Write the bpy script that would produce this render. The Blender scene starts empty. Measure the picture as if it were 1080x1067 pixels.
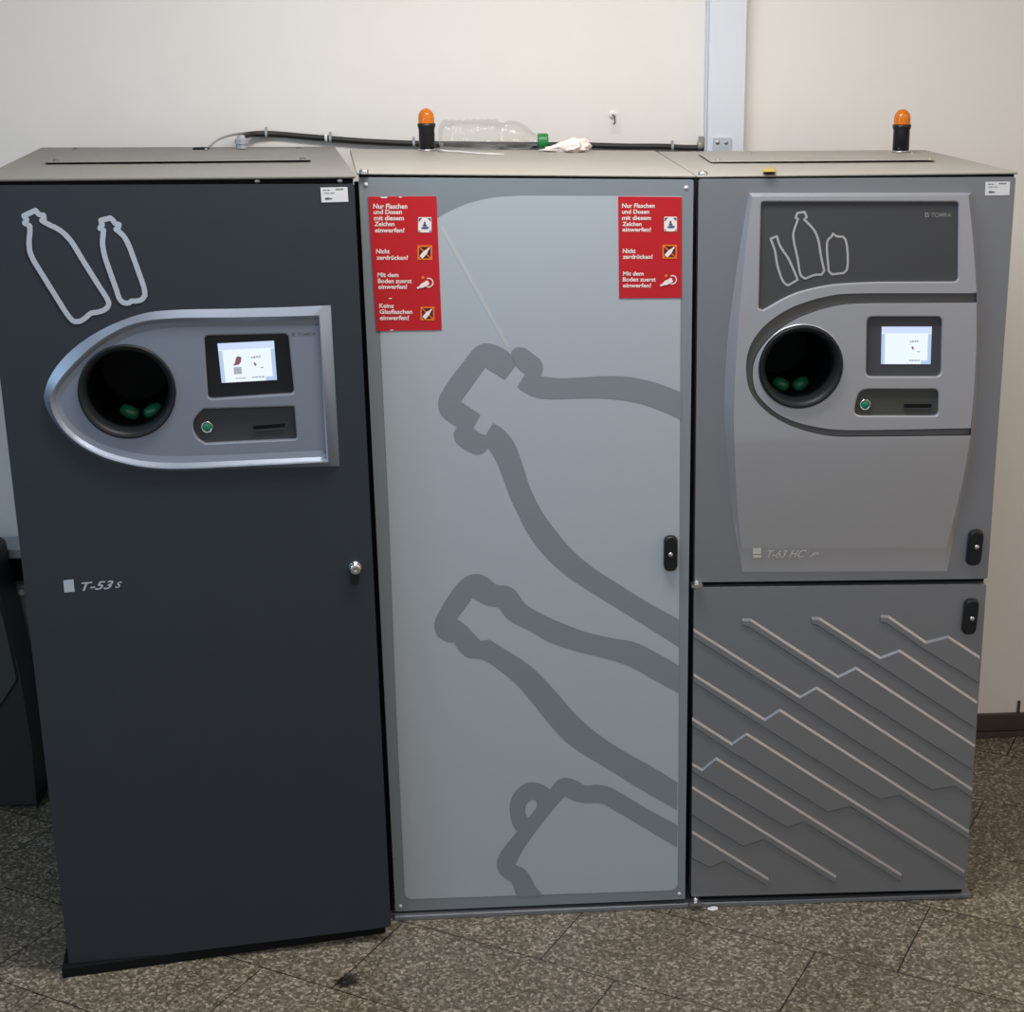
import bpy, bmesh, math, random
from mathutils import Vector, Matrix, noise
from mathutils.geometry import tessellate_polygon
random.seed(7)
COL = bpy.context.scene.collection

# ------------------------------------------------------------------ camera
FPX = 1647.95
YAW, PITCH, ROLL = 0.032693, 0.287835, -0.01815
CAM = Vector((0.18928, -3.24049, 1.95762))
cy, sy, cp, sp = math.cos(YAW), math.sin(YAW), math.cos(PITCH), math.sin(PITCH)
FWD = Vector((sy*cp, cy*cp, -sp))
r0 = Vector((cy, -sy, 0)); u0 = r0.cross(FWD)
RGT = r0*math.cos(ROLL) + u0*math.sin(ROLL)
UPV = u0*math.cos(ROLL) - r0*math.sin(ROLL)
cam_data = bpy.data.cameras.new('camera')
cam = bpy.data.objects.new('camera', cam_data); COL.objects.link(cam)
cam_data.sensor_fit = 'HORIZONTAL'; cam_data.sensor_width = 36
cam_data.lens = FPX/1080*36
cam_data.clip_start = 0.05
m = Matrix((RGT, UPV, -FWD)).transposed().to_4x4(); m.translation = CAM
cam.matrix_world = m
bpy.context.scene.camera = cam

def ray(x, y):
    return FWD + RGT*((x-540)/FPX) - UPV*((y-533.5)/FPX)

class Plane:
    """a measured surface: U along it to the right, N out of it towards the room"""
    def __init__(s, O, U, N, W=Vector((0, 0, 1))):
        s.O, s.U, s.N, s.W = Vector(O), Vector(U), Vector(N), W
    def uv(s, x, y, off=0.0):
        d = ray(x, y); t = ((s.O-CAM).dot(s.N)+off)/d.dot(s.N)
        q = CAM+d*t-s.O
        return Vector((q.dot(s.U), q.dot(s.W)))
    def at(s, p, off=0.0):
        return s.O+s.U*p[0]+s.W*p[1]+s.N*off
    def px(s, x, y, off=0.0):
        return s.at(s.uv(x, y, off), off)
    def uvs(s, pts, off=0.0):
        return [s.uv(x, y, off) for x, y in pts]

def vface(O, a):
    return Plane(O, (math.cos(a), math.sin(a), 0), (math.sin(a), -math.cos(a), 0))
FL = vface((-0.00395, -0.09518, 0), 0.12232)      # front of the dark machine
FC = vface((0, 0, 0), 0.0)                        # front of the middle cabinet
FR = vface((0.69205, 0, 0), -0.0181)              # front of the silver machine
WALL_Y = 0.885
FW = vface((0, WALL_Y, 0), 0.0)                   # back wall
def horiz(z): return Plane((0, 0, z), (1, 0, 0), (0, 0, 1), Vector((0, 1, 0)))

# ------------------------------------------------------------------ materials
def mat(name, col, rough=0.5, metal=0.0, bump=0.0, bscale=900, var=0.0, spec=0.5, emit=None, es=1.0, trans=0.0, ior=1.45, coat=0.0):
    M = bpy.data.materials.new(name); M.use_nodes = True
    nt = M.node_tree; b = nt.nodes['Principled BSDF']
    b.inputs['Base Color'].default_value = (*col, 1)
    b.inputs['Roughness'].default_value = rough
    b.inputs['Metallic'].default_value = metal
    b.inputs['Specular IOR Level'].default_value = spec
    b.inputs['Transmission Weight'].default_value = trans
    b.inputs['IOR'].default_value = ior
    b.inputs['Coat Weight'].default_value = coat
    if emit:
        b.inputs['Emission Color'].default_value = (*emit, 1); b.inputs['Emission Strength'].default_value = es
    if bump or var:
        tc = nt.nodes.new('ShaderNodeTexCoord')
        no = nt.nodes.new('ShaderNodeTexNoise'); no.inputs['Scale'].default_value = bscale
        no.inputs['Detail'].default_value = 3
        nt.links.new(tc.outputs['Object'], no.inputs['Vector'])
        if bump:
            bp = nt.nodes.new('ShaderNodeBump'); bp.inputs['Strength'].default_value = bump
            bp.inputs['Distance'].default_value = 0.0008
            nt.links.new(no.outputs['Fac'], bp.inputs['Height']); nt.links.new(bp.outputs['Normal'], b.inputs['Normal'])
        if var:
            n2 = nt.nodes.new('ShaderNodeTexNoise'); n2.inputs['Scale'].default_value = 9; n2.inputs['Detail'].default_value = 5
            nt.links.new(tc.outputs['Object'], n2.inputs['Vector'])
            mx = nt.nodes.new('ShaderNodeMix'); mx.data_type = 'RGBA'
            mx.inputs['A'].default_value = (*[c*(1-var) for c in col], 1); mx.inputs['B'].default_value = (*[min(1, c*(1+var)) for c in col], 1)
            nt.links.new(n2.outputs['Fac'], mx.inputs['Factor']); nt.links.new(mx.outputs['Result'], b.inputs['Base Color'])
    return M

M = {
 'anthracite': mat('anthracite_powder_coat', (.030, .040, .052), .5, 0, .25, 700, .05, spec=.35),
 'black_gap': mat('black_rubber_and_gap_shade', (.006, .007, .008), .7, spec=.2),  # rubber parts, and the strips that paint shade into the gaps
 'lid': mat('warm_grey_sheet_metal', (.34, .325, .29), .5, 0, .1, 500, .06, spec=.3),
 'lid_dark': mat('grey_sheet_metal', (.19, .186, .172), .5, 0, .1, 500, .06, spec=.3),
 'door_grey': mat('grey_print', (.222, .264, .298), .42, 0, 0, spec=.4),
 'door_light': mat('pale_grey_panel', (.415, .475, .53), .38, 0, 0, spec=.4),
 'door_streak': mat('pale_grey_streak', (.47, .52, .55), .38, 0, 0, spec=.4),
 'silver': mat('silver_lacquer', (.28, .298, .33), .36, .6, .12, 1400, .03),
 'silver_fascia': mat('silver_with_painted_sheen', (.52, .54, .59), .34, .68, .08, 1400, .02),  # door silver made lighter, its reflected brightness put into the colour
 'bezel': mat('satin_bluegrey_silver', (.27, .315, .39), .3, .45, .08, 1400, .02),
 'display': mat('charcoal_panel', (.058, .062, .070), .45, 0, .1, 900),
 'groove': mat('grey_groove', (.12, .118, .115), .5, .1),
 'dark_plastic': mat('dark_grey_plastic', (.040, .044, .050), .42, 0, .1, 900),
 'ring': mat('matt_black_ring', (.012, .015, .018), .45, spec=.3),
 'side': mat('anthracite_with_shade', (.012, .013, .014), .6, spec=.15),  # anthracite darkened to near black, shade of the gap put into the colour
 'black_plastic': mat('black_plastic', (.009, .010, .012), .3),
 'tunnel': mat('black_chute', (.004, .005, .006), .5, spec=.2),
 'control_r': mat('dim_grey_plastic', (.058, .062, .056), .45),
 'logo_mid': mat('mid_grey_print', (.26, .26, .26), .5),
 'green_roller': mat('green_plastic', (.010, .13, .062), .3),
 'green_button': mat('green_button', (.01, .22, .12), .3),
 'chrome': mat('chrome', (.75, .76, .78), .18, 1),
 'steel': mat('brushed_steel', (.55, .56, .57), .32, 1),
 'pict_blue': mat('pale_print_on_dark', (.47, .54, .62), .45),
 'pict_grey': mat('pale_print_on_charcoal', (.42, .43, .44), .45),
 'badge_dim': mat('faint_grey_print', (.50, .50, .48), .5),
 'logo_dark': mat('dim_logo_print', (.13, .14, .165), .45),
 'red': mat('red_foil', (.52, .016, .024), .42, spec=.35),
 'white': mat('white_print', (.88, .82, .80), .5),
 'sticker': mat('white_paper_label', (.72, .74, .78), .55),
 'ink': mat('grey_ink', (.12, .12, .13), .6),
 'orange_print': mat('orange_print', (.85, .20, .02), .5),
 'brown_print': mat('dark_red_print', (.10, .012, .01), .5),
 'blue_print': mat('blue_print', (.05, .10, .22), .5),
 'lens': mat('amber_lens', (.80, .205, .012), .12, 0, trans=.25, spec=.5),
 'cap_green': mat('green_cap', (.015, .20, .06), .35),
 'tissue': mat('crumpled_tissue', (.86, .77, .72), .8, 0, .6, 120, .06),
 'cable': mat('black_cable', (.018, .018, .016), .5, 0, .2, 300),
 'grey_cable': mat('grey_cable', (.30, .31, .31), .5),
 'gland': mat('grey_gland', (.34, .38, .40), .45),
 'tie': mat('white_cable_tie', (.78, .77, .74), .5),
 'fitting': mat('dull_metal_fitting', (.36, .33, .27), .45, .3),
 'trunking': mat('white_trunking', (.70, .735, .80), .4, 0, 0, spec=.4),
 'plate': mat('grey_end_plate', (.50, .55, .60), .4, .1),
 'brass': mat('ochre_tag', (.42, .29, .04), .45),
 'bin': mat('dark_bin_plastic', (.026, .030, .030), .45, 0, .2, 300, .1),
 'bin_panel': mat('dark_bin_panel', (.05, .058, .058), .5, 0, .2, 300, .1),
 'counter': mat('pale_grey_laminate', (.40, .43, .46), .45),
 'baseboard': mat('dark_stone_skirting', (.055, .045, .035), .5, 0, .2, 200, .3),
 'ceiling': mat('ceiling_paint', (.7, .69, .66), .8),
}

def screen_material(name, c, s):
    return mat(name, (.02, .02, .02), .3, emit=c, es=s)
M['screen'] = screen_material('lit_screen', (.80, .89, 1.0), 1.05)
M['screen_head'] = screen_material('lit_screen_header', (.62, .72, 1.0), 1.0)
M['screen_side'] = screen_material('lit_screen_margin', (.50, .66, .95), .9)
M['screen_red'] = screen_material('lit_screen_bottle', (.30, .12, .16), .7)
M['screen_grey'] = screen_material('lit_screen_text', (.45, .52, .60), .8)

def pet_material():
    Mt = bpy.data.materials.new('clear_bottle_plastic'); Mt.use_nodes = True
    nt = Mt.node_tree; b = nt.nodes['Principled BSDF']
    b.inputs['Base Color'].default_value = (.97, .97, .96, 1); b.inputs['Roughness'].default_value = .06
    b.inputs['IOR'].default_value = 1.45; b.inputs['Transmission Weight'].default_value = 1
    tr = nt.nodes.new('ShaderNodeBsdfTransparent'); tr.inputs['Color'].default_value = (.985, .985, .98, 1)
    mx = nt.nodes.new('ShaderNodeMixShader')
    fr = nt.nodes.new('ShaderNodeFresnel'); fr.inputs['IOR'].default_value = 1.4
    gl = nt.nodes.new('ShaderNodeBsdfGlossy'); gl.inputs['Roughness'].default_value = .035
    tc = nt.nodes.new('ShaderNodeTexCoord'); no = nt.nodes.new('ShaderNodeTexNoise'); no.inputs['Scale'].default_value = 85
    bp = nt.nodes.new('ShaderNodeBump'); bp.inputs['Strength'].default_value = .6; bp.inputs['Distance'].default_value = .004
    nt.links.new(tc.outputs['Object'], no.inputs['Vector']); nt.links.new(no.outputs['Fac'], bp.inputs['Height']); nt.links.new(bp.outputs['Normal'], gl.inputs['Normal'])
    mn = nt.nodes.new('ShaderNodeMath'); mn.operation = 'MINIMUM'; mn.inputs[1].default_value = .22
    nt.links.new(fr.outputs[0], mn.inputs[0]); nt.links.new(mn.outputs[0], mx.inputs[0])
    df = nt.nodes.new('ShaderNodeBsdfTranslucent'); df.inputs['Color'].default_value = (.9, .9, .88, 1)
    m2 = nt.nodes.new('ShaderNodeMixShader'); m2.inputs[0].default_value = .06
    nt.links.new(tr.outputs[0], m2.inputs[1]); nt.links.new(df.outputs[0], m2.inputs[2])
    nt.links.new(m2.outputs[0], mx.inputs[1]); nt.links.new(gl.outputs[0], mx.inputs[2])
    nt.links.new(mx.outputs[0], nt.nodes['Material Output'].inputs['Surface'])
    return Mt
M['pet'] = pet_material()

def wall_material():
    Mt = mat('off_white_wall_paint', (.80, .775, .74), .75, 0, .35, 260, .025, spec=.2)
    return Mt
M['wall'] = wall_material()

def floor_material():
    Mt = bpy.data.materials.new('speckled_stone_tiles'); Mt.use_nodes = True
    nt = Mt.node_tree; N = nt.nodes; L = nt.links; b = N['Principled BSDF']
    tc = N.new('ShaderNodeTexCoord')
    t = (math.cos(math.radians(-30)), math.sin(math.radians(-30)), 0); n = (.5, math.cos(math.radians(30)), 0)
    def dot(v, add):
        d = N.new('ShaderNodeVectorMath'); d.operation = 'DOT_PRODUCT'; d.inputs[1].default_value = v
        L.new(tc.outputs['Object'], d.inputs[0])
        a = N.new('ShaderNodeMath'); a.operation = 'ADD'; a.inputs[1].default_value = add
        L.new(d.outputs['Value'], a.inputs[0]); return a.outputs[0]
    cx = N.new('ShaderNodeCombineXYZ'); L.new(dot(t, -.03), cx.inputs[0]); L.new(dot(n, 0.0), cx.inputs[1])
    br = N.new('ShaderNodeTexBrick'); br.offset = .34; br.offset_frequency = 2; br.squash = 1
    br.inputs['Scale'].default_value = 1; br.inputs['Mortar Size'].default_value = .0017; br.inputs['Mortar Smooth'].default_value = .1
    br.inputs['Brick Width'].default_value = .538; br.inputs['Row Height'].default_value = .30; br.inputs['Bias'].default_value = 0
    br.inputs['Color1'].default_value = (.9, .9, .9, 1); br.inputs['Color2'].default_value = (1.12, 1.1, 1.06, 1); br.inputs['Mortar'].default_value = (.10, .09, .08, 1)
    L.new(cx.outputs[0], br.inputs['Vector'])
    # stretched flecks whose direction wanders
    wn = N.new('ShaderNodeTexNoise'); wn.inputs['Scale'].default_value = 26; wn.inputs['Detail'].default_value = 2
    L.new(tc.outputs['Object'], wn.inputs['Vector'])
    ad = N.new('ShaderNodeVectorMath'); ad.operation = 'MULTIPLY_ADD'; ad.inputs[1].default_value = (.012, .012, .012)
    L.new(wn.outputs['Color'], ad.inputs[0]); L.new(tc.outputs['Object'], ad.inputs[2])
    v1 = N.new('ShaderNodeTexVoronoi'); v1.inputs['Scale'].default_value = 175; L.new(ad.outputs[0], v1.inputs['Vector'])
    r1 = N.new('ShaderNodeValToRGB'); e = r1.color_ramp.elements
    e[0].position = .0; e[0].color = (.085, .073, .056, 1); e[1].position = 1; e[1].color = (.46, .42, .36, 1)
    x = e.new(.45); x.color = (.155, .138, .108, 1); x = e.new(.74); x.color = (.23, .205, .165, 1); x = e.new(.9); x.color = (.36, .325, .27, 1)
    sep = N.new('ShaderNodeSeparateColor'); L.new(v1.outputs['Color'], sep.inputs[0]); L.new(sep.outputs[0], r1.inputs[0])
    n3 = N.new('ShaderNodeTexNoise'); n3.inputs['Scale'].default_value = 3.5; n3.inputs['Detail'].default_value = 6
    L.new(tc.outputs['Object'], n3.inputs['Vector'])
    r3 = N.new('ShaderNodeValToRGB'); e = r3.color_ramp.elements
    e[0].position = .3; e[0].color = (.8, .78, .72, 1); e[1].position = .7; e[1].color = (1.1, 1.1, 1.1, 1)
    L.new(n3.outputs['Fac'], r3.inputs[0])
    def mul(a, bb):
        mm = N.new('ShaderNodeMix'); mm.data_type = 'RGBA'; mm.blend_type = 'MULTIPLY'; mm.inputs['Factor'].default_value = 1
        L.new(a, mm.inputs['A']); L.new(bb, mm.inputs['B']); return mm.outputs['Result']
    col = mul(mul(r1.outputs[0], br.outputs['Color']), r3.outputs[0])
    # one dark smear
    s = horiz(0).px(366, 1034)
    dv = N.new('ShaderNodeVectorMath'); dv.operation = 'DISTANCE'; dv.inputs[1].default_value = s
    n4 = N.new('ShaderNodeTexNoise'); n4.inputs['Scale'].default_value = 70; L.new(tc.outputs['Object'], n4.inputs['Vector'])
    m4 = N.new('ShaderNodeVectorMath'); m4.operation = 'MULTIPLY_ADD'; m4.inputs[1].default_value = (.03, .03, 0)
    L.new(n4.outputs['Color'], m4.inputs[0]); L.new(tc.outputs['Object'], m4.inputs[2])
    o4 = N.new('ShaderNodeVectorMath'); o4.operation = 'SUBTRACT'; o4.inputs[1].default_value = (.015, .015, 0); L.new(m4.outputs[0], o4.inputs[0])
    L.new(o4.outputs[0], dv.inputs[0])
    rs = N.new('ShaderNodeMapRange'); rs.inputs['From Min'].default_value = .018; rs.inputs['From Max'].default_value = .032
    rs.inputs['To Min'].default_value = .15; rs.inputs['To Max'].default_value = 1
    L.new(dv.outputs['Value'], rs.inputs['Value'])
    cc = N.new('ShaderNodeCombineColor'); [L.new(rs.outputs[0], cc.inputs[i]) for i in range(3)]
    col = mul(col, cc.outputs[0])
    L.new(col, b.inputs['Base Color'])
    b.inputs['Roughness'].default_value = .45; b.inputs['Specular IOR Level'].default_value = .3
    return Mt
M['floor'] = floor_material()

# ------------------------------------------------------------------ object helpers
def link(o):
    COL.objects.link(o); return o
def root(name, loc, label, cat, group=None):
    o = link(bpy.data.objects.new(name, None)); o.location = loc; o.empty_display_size = .1
    return tag(o, label, cat, group)
def tag(o, label=None, cat=None, group=None, kind=None):
    if label: o['label'] = label
    if cat: o['category'] = cat
    if group: o['group'] = group
    if kind: o['kind'] = kind
    return o
def base_of(o):
    b = Vector((0, 0, 0))
    while o is not None:
        b += o.location; o = o.parent
    return b
class G:
    """collects world-space geometry for ONE mesh"""
    def __init__(s): s.v, s.f, s.sm = [], [], []
    def add(s, verts, faces, smooth=False):
        k = len(s.v); s.v += [Vector(p) for p in verts]
        for f in faces: s.f.append([i+k for i in f]); s.sm.append(smooth)
    def box(s, a, b):
        x0, y0, z0 = a; x1, y1, z1 = b
        s.add([(x0,y0,z0),(x1,y0,z0),(x1,y1,z0),(x0,y1,z0),(x0,y0,z1),(x1,y0,z1),(x1,y1,z1),(x0,y1,z1)],
              [(0,3,2,1),(4,5,6,7),(0,1,5,4),(1,2,6,5),(2,3,7,6),(3,0,4,7)])
    def hexa(s, bot, top):
        s.add(list(bot)+list(top), [(0,3,2,1),(4,5,6,7),(0,1,5,4),(1,2,6,5),(2,3,7,6),(3,0,4,7)])
    def fill(s, pl, outer, holes=(), off=0.0):
        loops = [[Vector((p[0], p[1], 0)) for p in l] for l in (outer, *holes)]
        flat = [p for l in loops for p in l]
        s.add([pl.at(p, off) for p in flat], [list(t) for t in tessellate_polygon(loops)])
    def wall(s, pl, a, offa, b, offb, closed=True, smooth=False):
        n = len(a); k = n if closed else n-1
        s.add([pl.at(p, offa) for p in a]+[pl.at(p, offb) for p in b],
              [(i, (i+1) % n, n+(i+1) % n, n+i) for i in range(k)], smooth)
    def prism(s, pl, outer, off0, off1, holes=(), back=True):
        s.fill(pl, outer, holes, off1)
        if back: s.fill(pl, outer, holes, off0)
        for l in (outer, *holes): s.wall(pl, l, off0, l, off1)
    def ribbon(s, pl, pts, w, off, closed=False):
        """flat stroke of width w along pts (plane coordinates)"""
        n = len(pts); A, B = [], []
        for i, p in enumerate(pts):
            a = pts[i-1] if (i > 0 or closed) else None; c = pts[(i+1) % n] if (i < n-1 or closed) else None
            t1 = (p-a).normalized() if a is not None and (p-a).length > 1e-9 else None
            t2 = (c-p).normalized() if c is not None and (c-p).length > 1e-9 else None
            if t1 is None: t1 = t2
            if t2 is None: t2 = t1
            n1 = Vector((-t1.y, t1.x)); n2 = Vector((-t2.y, t2.x))
            mm = n1+n2
            if mm.length < .4: mm = n1
            mm.normalize(); k = 1/max(.62, mm.dot(n1))
            A.append(p+mm*w/2*k); B.append(p-mm*w/2*k)
        s.wall(pl, A, off, B, off, closed)
    def lathe(s, c, ax, e1, e2, prof, n=40, smooth=True, cap0=False, cap1=False):
        c, ax, e1, e2 = Vector(c), Vector(ax), Vector(e1), Vector(e2)
        vs = []
        for (h, r) in prof:
            for i in range(n):
                a = 2*math.pi*i/n; vs.append(c+ax*h+(e1*math.cos(a)+e2*math.sin(a))*r)
        fs = [(j*n+i, j*n+(i+1) % n, (j+1)*n+(i+1) % n, (j+1)*n+i) for j in range(len(prof)-1) for i in range(n)]
        s.add(vs, fs, smooth)
        if cap0: s.add(vs[:n], [list(range(n))[::-1]])
        if cap1: s.add(vs[-n:], [list(range(n))])
    def tube(s, pts, r, n=10, cap=True):
        pts = [Vector(p) for p in pts]; rs = r if isinstance(r, (list, tuple)) else [r]*len(pts)
        vs = []; up = Vector((0, 0, 1))
        for i, p in enumerate(pts):
            t = (pts[min(i+1, len(pts)-1)]-pts[max(i-1, 0)]).normalized()
            a = t.cross(up if abs(t.z) < .9 else Vector((1, 0, 0))).normalized(); b2 = a.cross(t)
            for k in range(n):
                w = 2*math.pi*k/n; vs.append(p+(a*math.cos(w)+b2*math.sin(w))*rs[i])
        fs = [(j*n+i, j*n+(i+1) % n, (j+1)*n+(i+1) % n, (j+1)*n+i) for j in range(len(pts)-1) for i in range(n)]
        s.add(vs, fs, True)
        if cap: s.add(vs[:n], [list(range(n))]); s.add(vs[-n:], [list(range(n))[::-1]])
    def build(s, name, material, parent=None, bevel=0.0, seg=2, loc=None, weld=True):
        me = bpy.data.meshes.new(name)
        b0 = base_of(parent) if parent is not None else (Vector(loc) if loc is not None else Vector((0, 0, 0)))
        me.from_pydata([v-b0 for v in s.v], [], s.f)
        for p, q in zip(me.polygons, s.sm): p.use_smooth = q
        bm = bmesh.new(); bm.from_mesh(me)
        if weld: bmesh.ops.remove_doubles(bm, verts=bm.verts, dist=1e-5)
        bmesh.ops.recalc_face_normals(bm, faces=bm.faces)
        bm.to_mesh(me); bm.free()
        me.materials.append(M[material] if isinstance(material, str) else material)
        o = link(bpy.data.objects.new(name, me))
        if parent is not None: o.parent = parent
        elif loc is not None: o.location = loc
        if bevel:
            bv = o.modifiers.new('bevel', 'BEVEL'); bv.width = bevel; bv.segments = seg; bv.limit_method = 'ANGLE'; bv.angle_limit = math.radians(40)
        return o

def Z(pts, sc, ox, oy):          # read-off helper: enlarged-crop coordinates to photo coordinates
    return [(ox+x/sc, oy+y/sc) for x, y in pts]
def spline(pts, per=6, closed=False):
    pts = [Vector(p) for p in pts]; n = len(pts); out = []
    for i in range(n if closed else n-1):
        p1, p2 = pts[i], pts[(i+1) % n]
        p0 = pts[i-1] if (i > 0 or closed) else p1*2-p2
        p3 = pts[(i+2) % n] if (i+2 < n or closed) else p2*2-p1
        d1 = max((p1-p0).length, 1e-6)**.5; d2 = max((p2-p1).length, 1e-6)**.5; d3 = max((p3-p2).length, 1e-6)**.5
        m1 = (p1-p0)/d1-(p2-p0)/(d1+d2)+(p2-p1)/d2; m2 = (p2-p1)/d2-(p3-p1)/(d2+d3)+(p3-p2)/d3
        m1 *= d2; m2 *= d2
        for k in range(per):
            t = k/per
            out.append(p1*(2*t**3-3*t*t+1)+m1*(t**3-2*t*t+t)+p2*(-2*t**3+3*t*t)+m2*(t**3-t*t))
    if not closed: out.append(pts[-1])
    return out
def smart(pts, lim=38, per=5, closed=True):
    """smooth a traced outline between its sharp corners"""
    P = [Vector(p) for p in pts]; n = len(P)
    def ang(i):
        a, b = P[i]-P[i-1], P[(i+1) % n]-P[i]
        return 180 if a.length < 1e-6 or b.length < 1e-6 else math.degrees(abs(a.angle_signed(b)))
    cs = [i for i in range(n) if ang(i) > lim]
    if not cs: return [(p.x, p.y) for p in spline(P, per, True)]
    out = []
    for a, b in zip(cs, cs[1:]+[cs[0]+n]):
        run = [P[k % n] for k in range(a, b+1)]
        out += (spline(run, per) if len(run) > 2 else run)[:-1]
    return [(p.x, p.y) for p in out]
def resample(pts, n):
    pts = [Vector(p) for p in pts]; L = [0]
    for a, b in zip(pts, pts[1:]): L.append(L[-1]+(b-a).length)
    out = []; j = 0
    for i in range(n):
        d = L[-1]*i/(n-1)
        while j < len(L)-2 and L[j+1] < d: j += 1
        t = (d-L[j])/max(1e-9, L[j+1]-L[j]); out.append(pts[j].lerp(pts[j+1], t))
    return out
def rounded(pts, r, seg=5):
    """polygon with rounded corners, r number or list"""
    out = []; n = len(pts); pts = [Vector(p) for p in pts]
    for i, p in enumerate(pts):
        rr = r[i] if isinstance(r, (list, tuple)) else r
        a, b = pts[i-1], pts[(i+1) % n]
        if rr <= 0: out.append(p); continue
        u = (a-p); v = (b-p); k = min(rr, u.length*.49, v.length*.49)
        A = p+u.normalized()*k; B = p+v.normalized()*k
        for j in range(seg+1):
            t = j/seg; out.append(A*(1-t)**2+p*2*t*(1-t)+B*t*t)
    return out
def offset(poly, d):
    """move a closed polygon inwards by d (plane coordinates)"""
    n = len(poly); area = sum(poly[i-1].x*poly[i].y-poly[i].x*poly[i-1].y for i in range(n)); sgn = 1 if area > 0 else -1
    out = []
    for i, p in enumerate(poly):
        t1 = (p-poly[i-1]); t2 = (poly[(i+1) % n]-p)
        if t1.length < 1e-9: t1 = t2
        if t2.length < 1e-9: t2 = t1
        t1 = t1.normalized(); t2 = t2.normalized()
        n1 = Vector((-t1.y, t1.x)); n2 = Vector((-t2.y, t2.x)); mm = n1+n2
        if mm.length < .2: mm = n1
        mm.normalize(); out.append(p+mm*sgn*d/max(.5, mm.dot(n1)))
    return out

_tc = {}
def text_mesh(body, bold=0.0, shear=0.0):
    key = (body, bold, shear)
    if key in _tc: return _tc[key]
    cu = bpy.data.curves.new('lettering', 'FONT'); cu.body = body; cu.offset = bold; cu.shear = shear; cu.resolution_u = 3
    o = link(bpy.data.objects.new('lettering', cu))
    bpy.context.view_layer.update()
    me = bpy.data.meshes.new_from_object(o.evaluated_get(bpy.context.evaluated_depsgraph_get()))
    vs = [v.co.copy() for v in me.vertices]; fs = [list(p.vertices) for p in me.polygons]
    bpy.data.objects.remove(o); bpy.data.curves.remove(cu); bpy.data.meshes.remove(me)
    x0 = min(v.x for v in vs); x1 = max(v.x for v in vs)
    r = ([(v.x-x0)/(x1-x0) for v in vs], [v.y for v in vs], fs); _tc[key] = r
    return r
def put_text(g, pl, body, quad, off, bold=.02, shear=0.0, cap=.70):
    """quad (photo px) = cap-height box TL,TR,BR,BL"""
    q = [pl.uv(x, y, off) for x, y in quad]
    xs, ys, fs = text_mesh(body, bold, shear); vs = []
    for x, y in zip(xs, ys):
        y = y/cap
        top = q[0].lerp(q[1], x); bot = q[3].lerp(q[2], x); vs.append(pl.at(bot.lerp(top, y), off))
    g.add(vs, fs)

# ------------------------------------------------------------------ setting
H0 = horiz(0)
g = G(); g.box((-5.0, -4.4, -.05), (6.0, WALL_Y+.1, 0)); tag(g.build('floor', 'floor'), kind='structure')
g = G(); g.box((-5.0, WALL_Y, 0), (6.0, WALL_Y+.1, 3.0)); tag(g.build('wall_back', 'wall'), kind='structure')
# stone skirting right of the machines
g = G(); g.box((1.42, WALL_Y-.014, 0.018), (5.0, WALL_Y, .070)); g.box((1.42, WALL_Y-.022, 0), (5.0, WALL_Y, .018))
tag(g.build('baseboard_back', 'baseboard', bevel=.002), kind='structure')
a = FW.px(1074.5, 738.5); b = FW.px(1075, 757)
g = G(); g.box((a.x-.003, WALL_Y-.004, .07), (a.x+.004, WALL_Y, a.z)); tag(g.build('trim_1', 'baseboard'), kind='structure')

# white vertical trunking
xl, xr = FW.px(744.5, 80).x, FW.px(783, 80).x
tr = root('cable_trunking', ((xl+xr)/2, WALL_Y, 1.62), 'white vertical cable trunking running up the wall behind the machines', 'cable trunking')
g = G(); g.box((xl, WALL_Y-.045, 1.62), (xr, WALL_Y, 3.0)); g.box((xl-.004, WALL_Y-.03, 1.62), (xl, WALL_Y, 3.0)); g.box((xr, WALL_Y-.03, 1.62), (xr+.004, WALL_Y, 3.0))
g.build('channel', 'trunking', tr, bevel=.003)
FT = vface((0, WALL_Y-.045, 0), 0.0)
g = G(); pl = [(752, 145), (771, 145), (770.5, 161), (751.5, 161)]
g.prism(FT, rounded(FT.uvs(pl), .003), 0, .006); ep = g.build('end_plate', 'plate', tr, bevel=.001); ep['label'] = 'grey end plate with two screws'
for x, y in ((757, 150), (766, 150)):
    g = G(); g.lathe(FT.px(x, y, .006), FT.N, FT.U, FT.W, [(0, .0055), (.002, .005), (.003, .003)], 16, cap1=True); g.build('screw', 'steel', ep)

# hook on the wall
c = FW.px(646, 121)
hk = root('wall_hook', c, 'small white wall plug with a dark bent hook above the middle cabinet', 'hook')
g = G(); g.lathe(c, (0, -1, 0), (1, 0, 0), (0, 0, 1), [(0, .010), (.003, .0096), (.005, .0065), (.006, .003)], 20, cap1=True); g.build('plug', 'tie', hk)
g = G(); g.tube([c+Vector((0, -.005, 0)), c+Vector((.002, -.02, -.001)), c+Vector((.003, -.032, -.008)), c+Vector((.003, -.034, -.018)), c+Vector((.001, -.028, -.022))], .0022, 8); g.build('hook', 'ink', hk)

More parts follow.
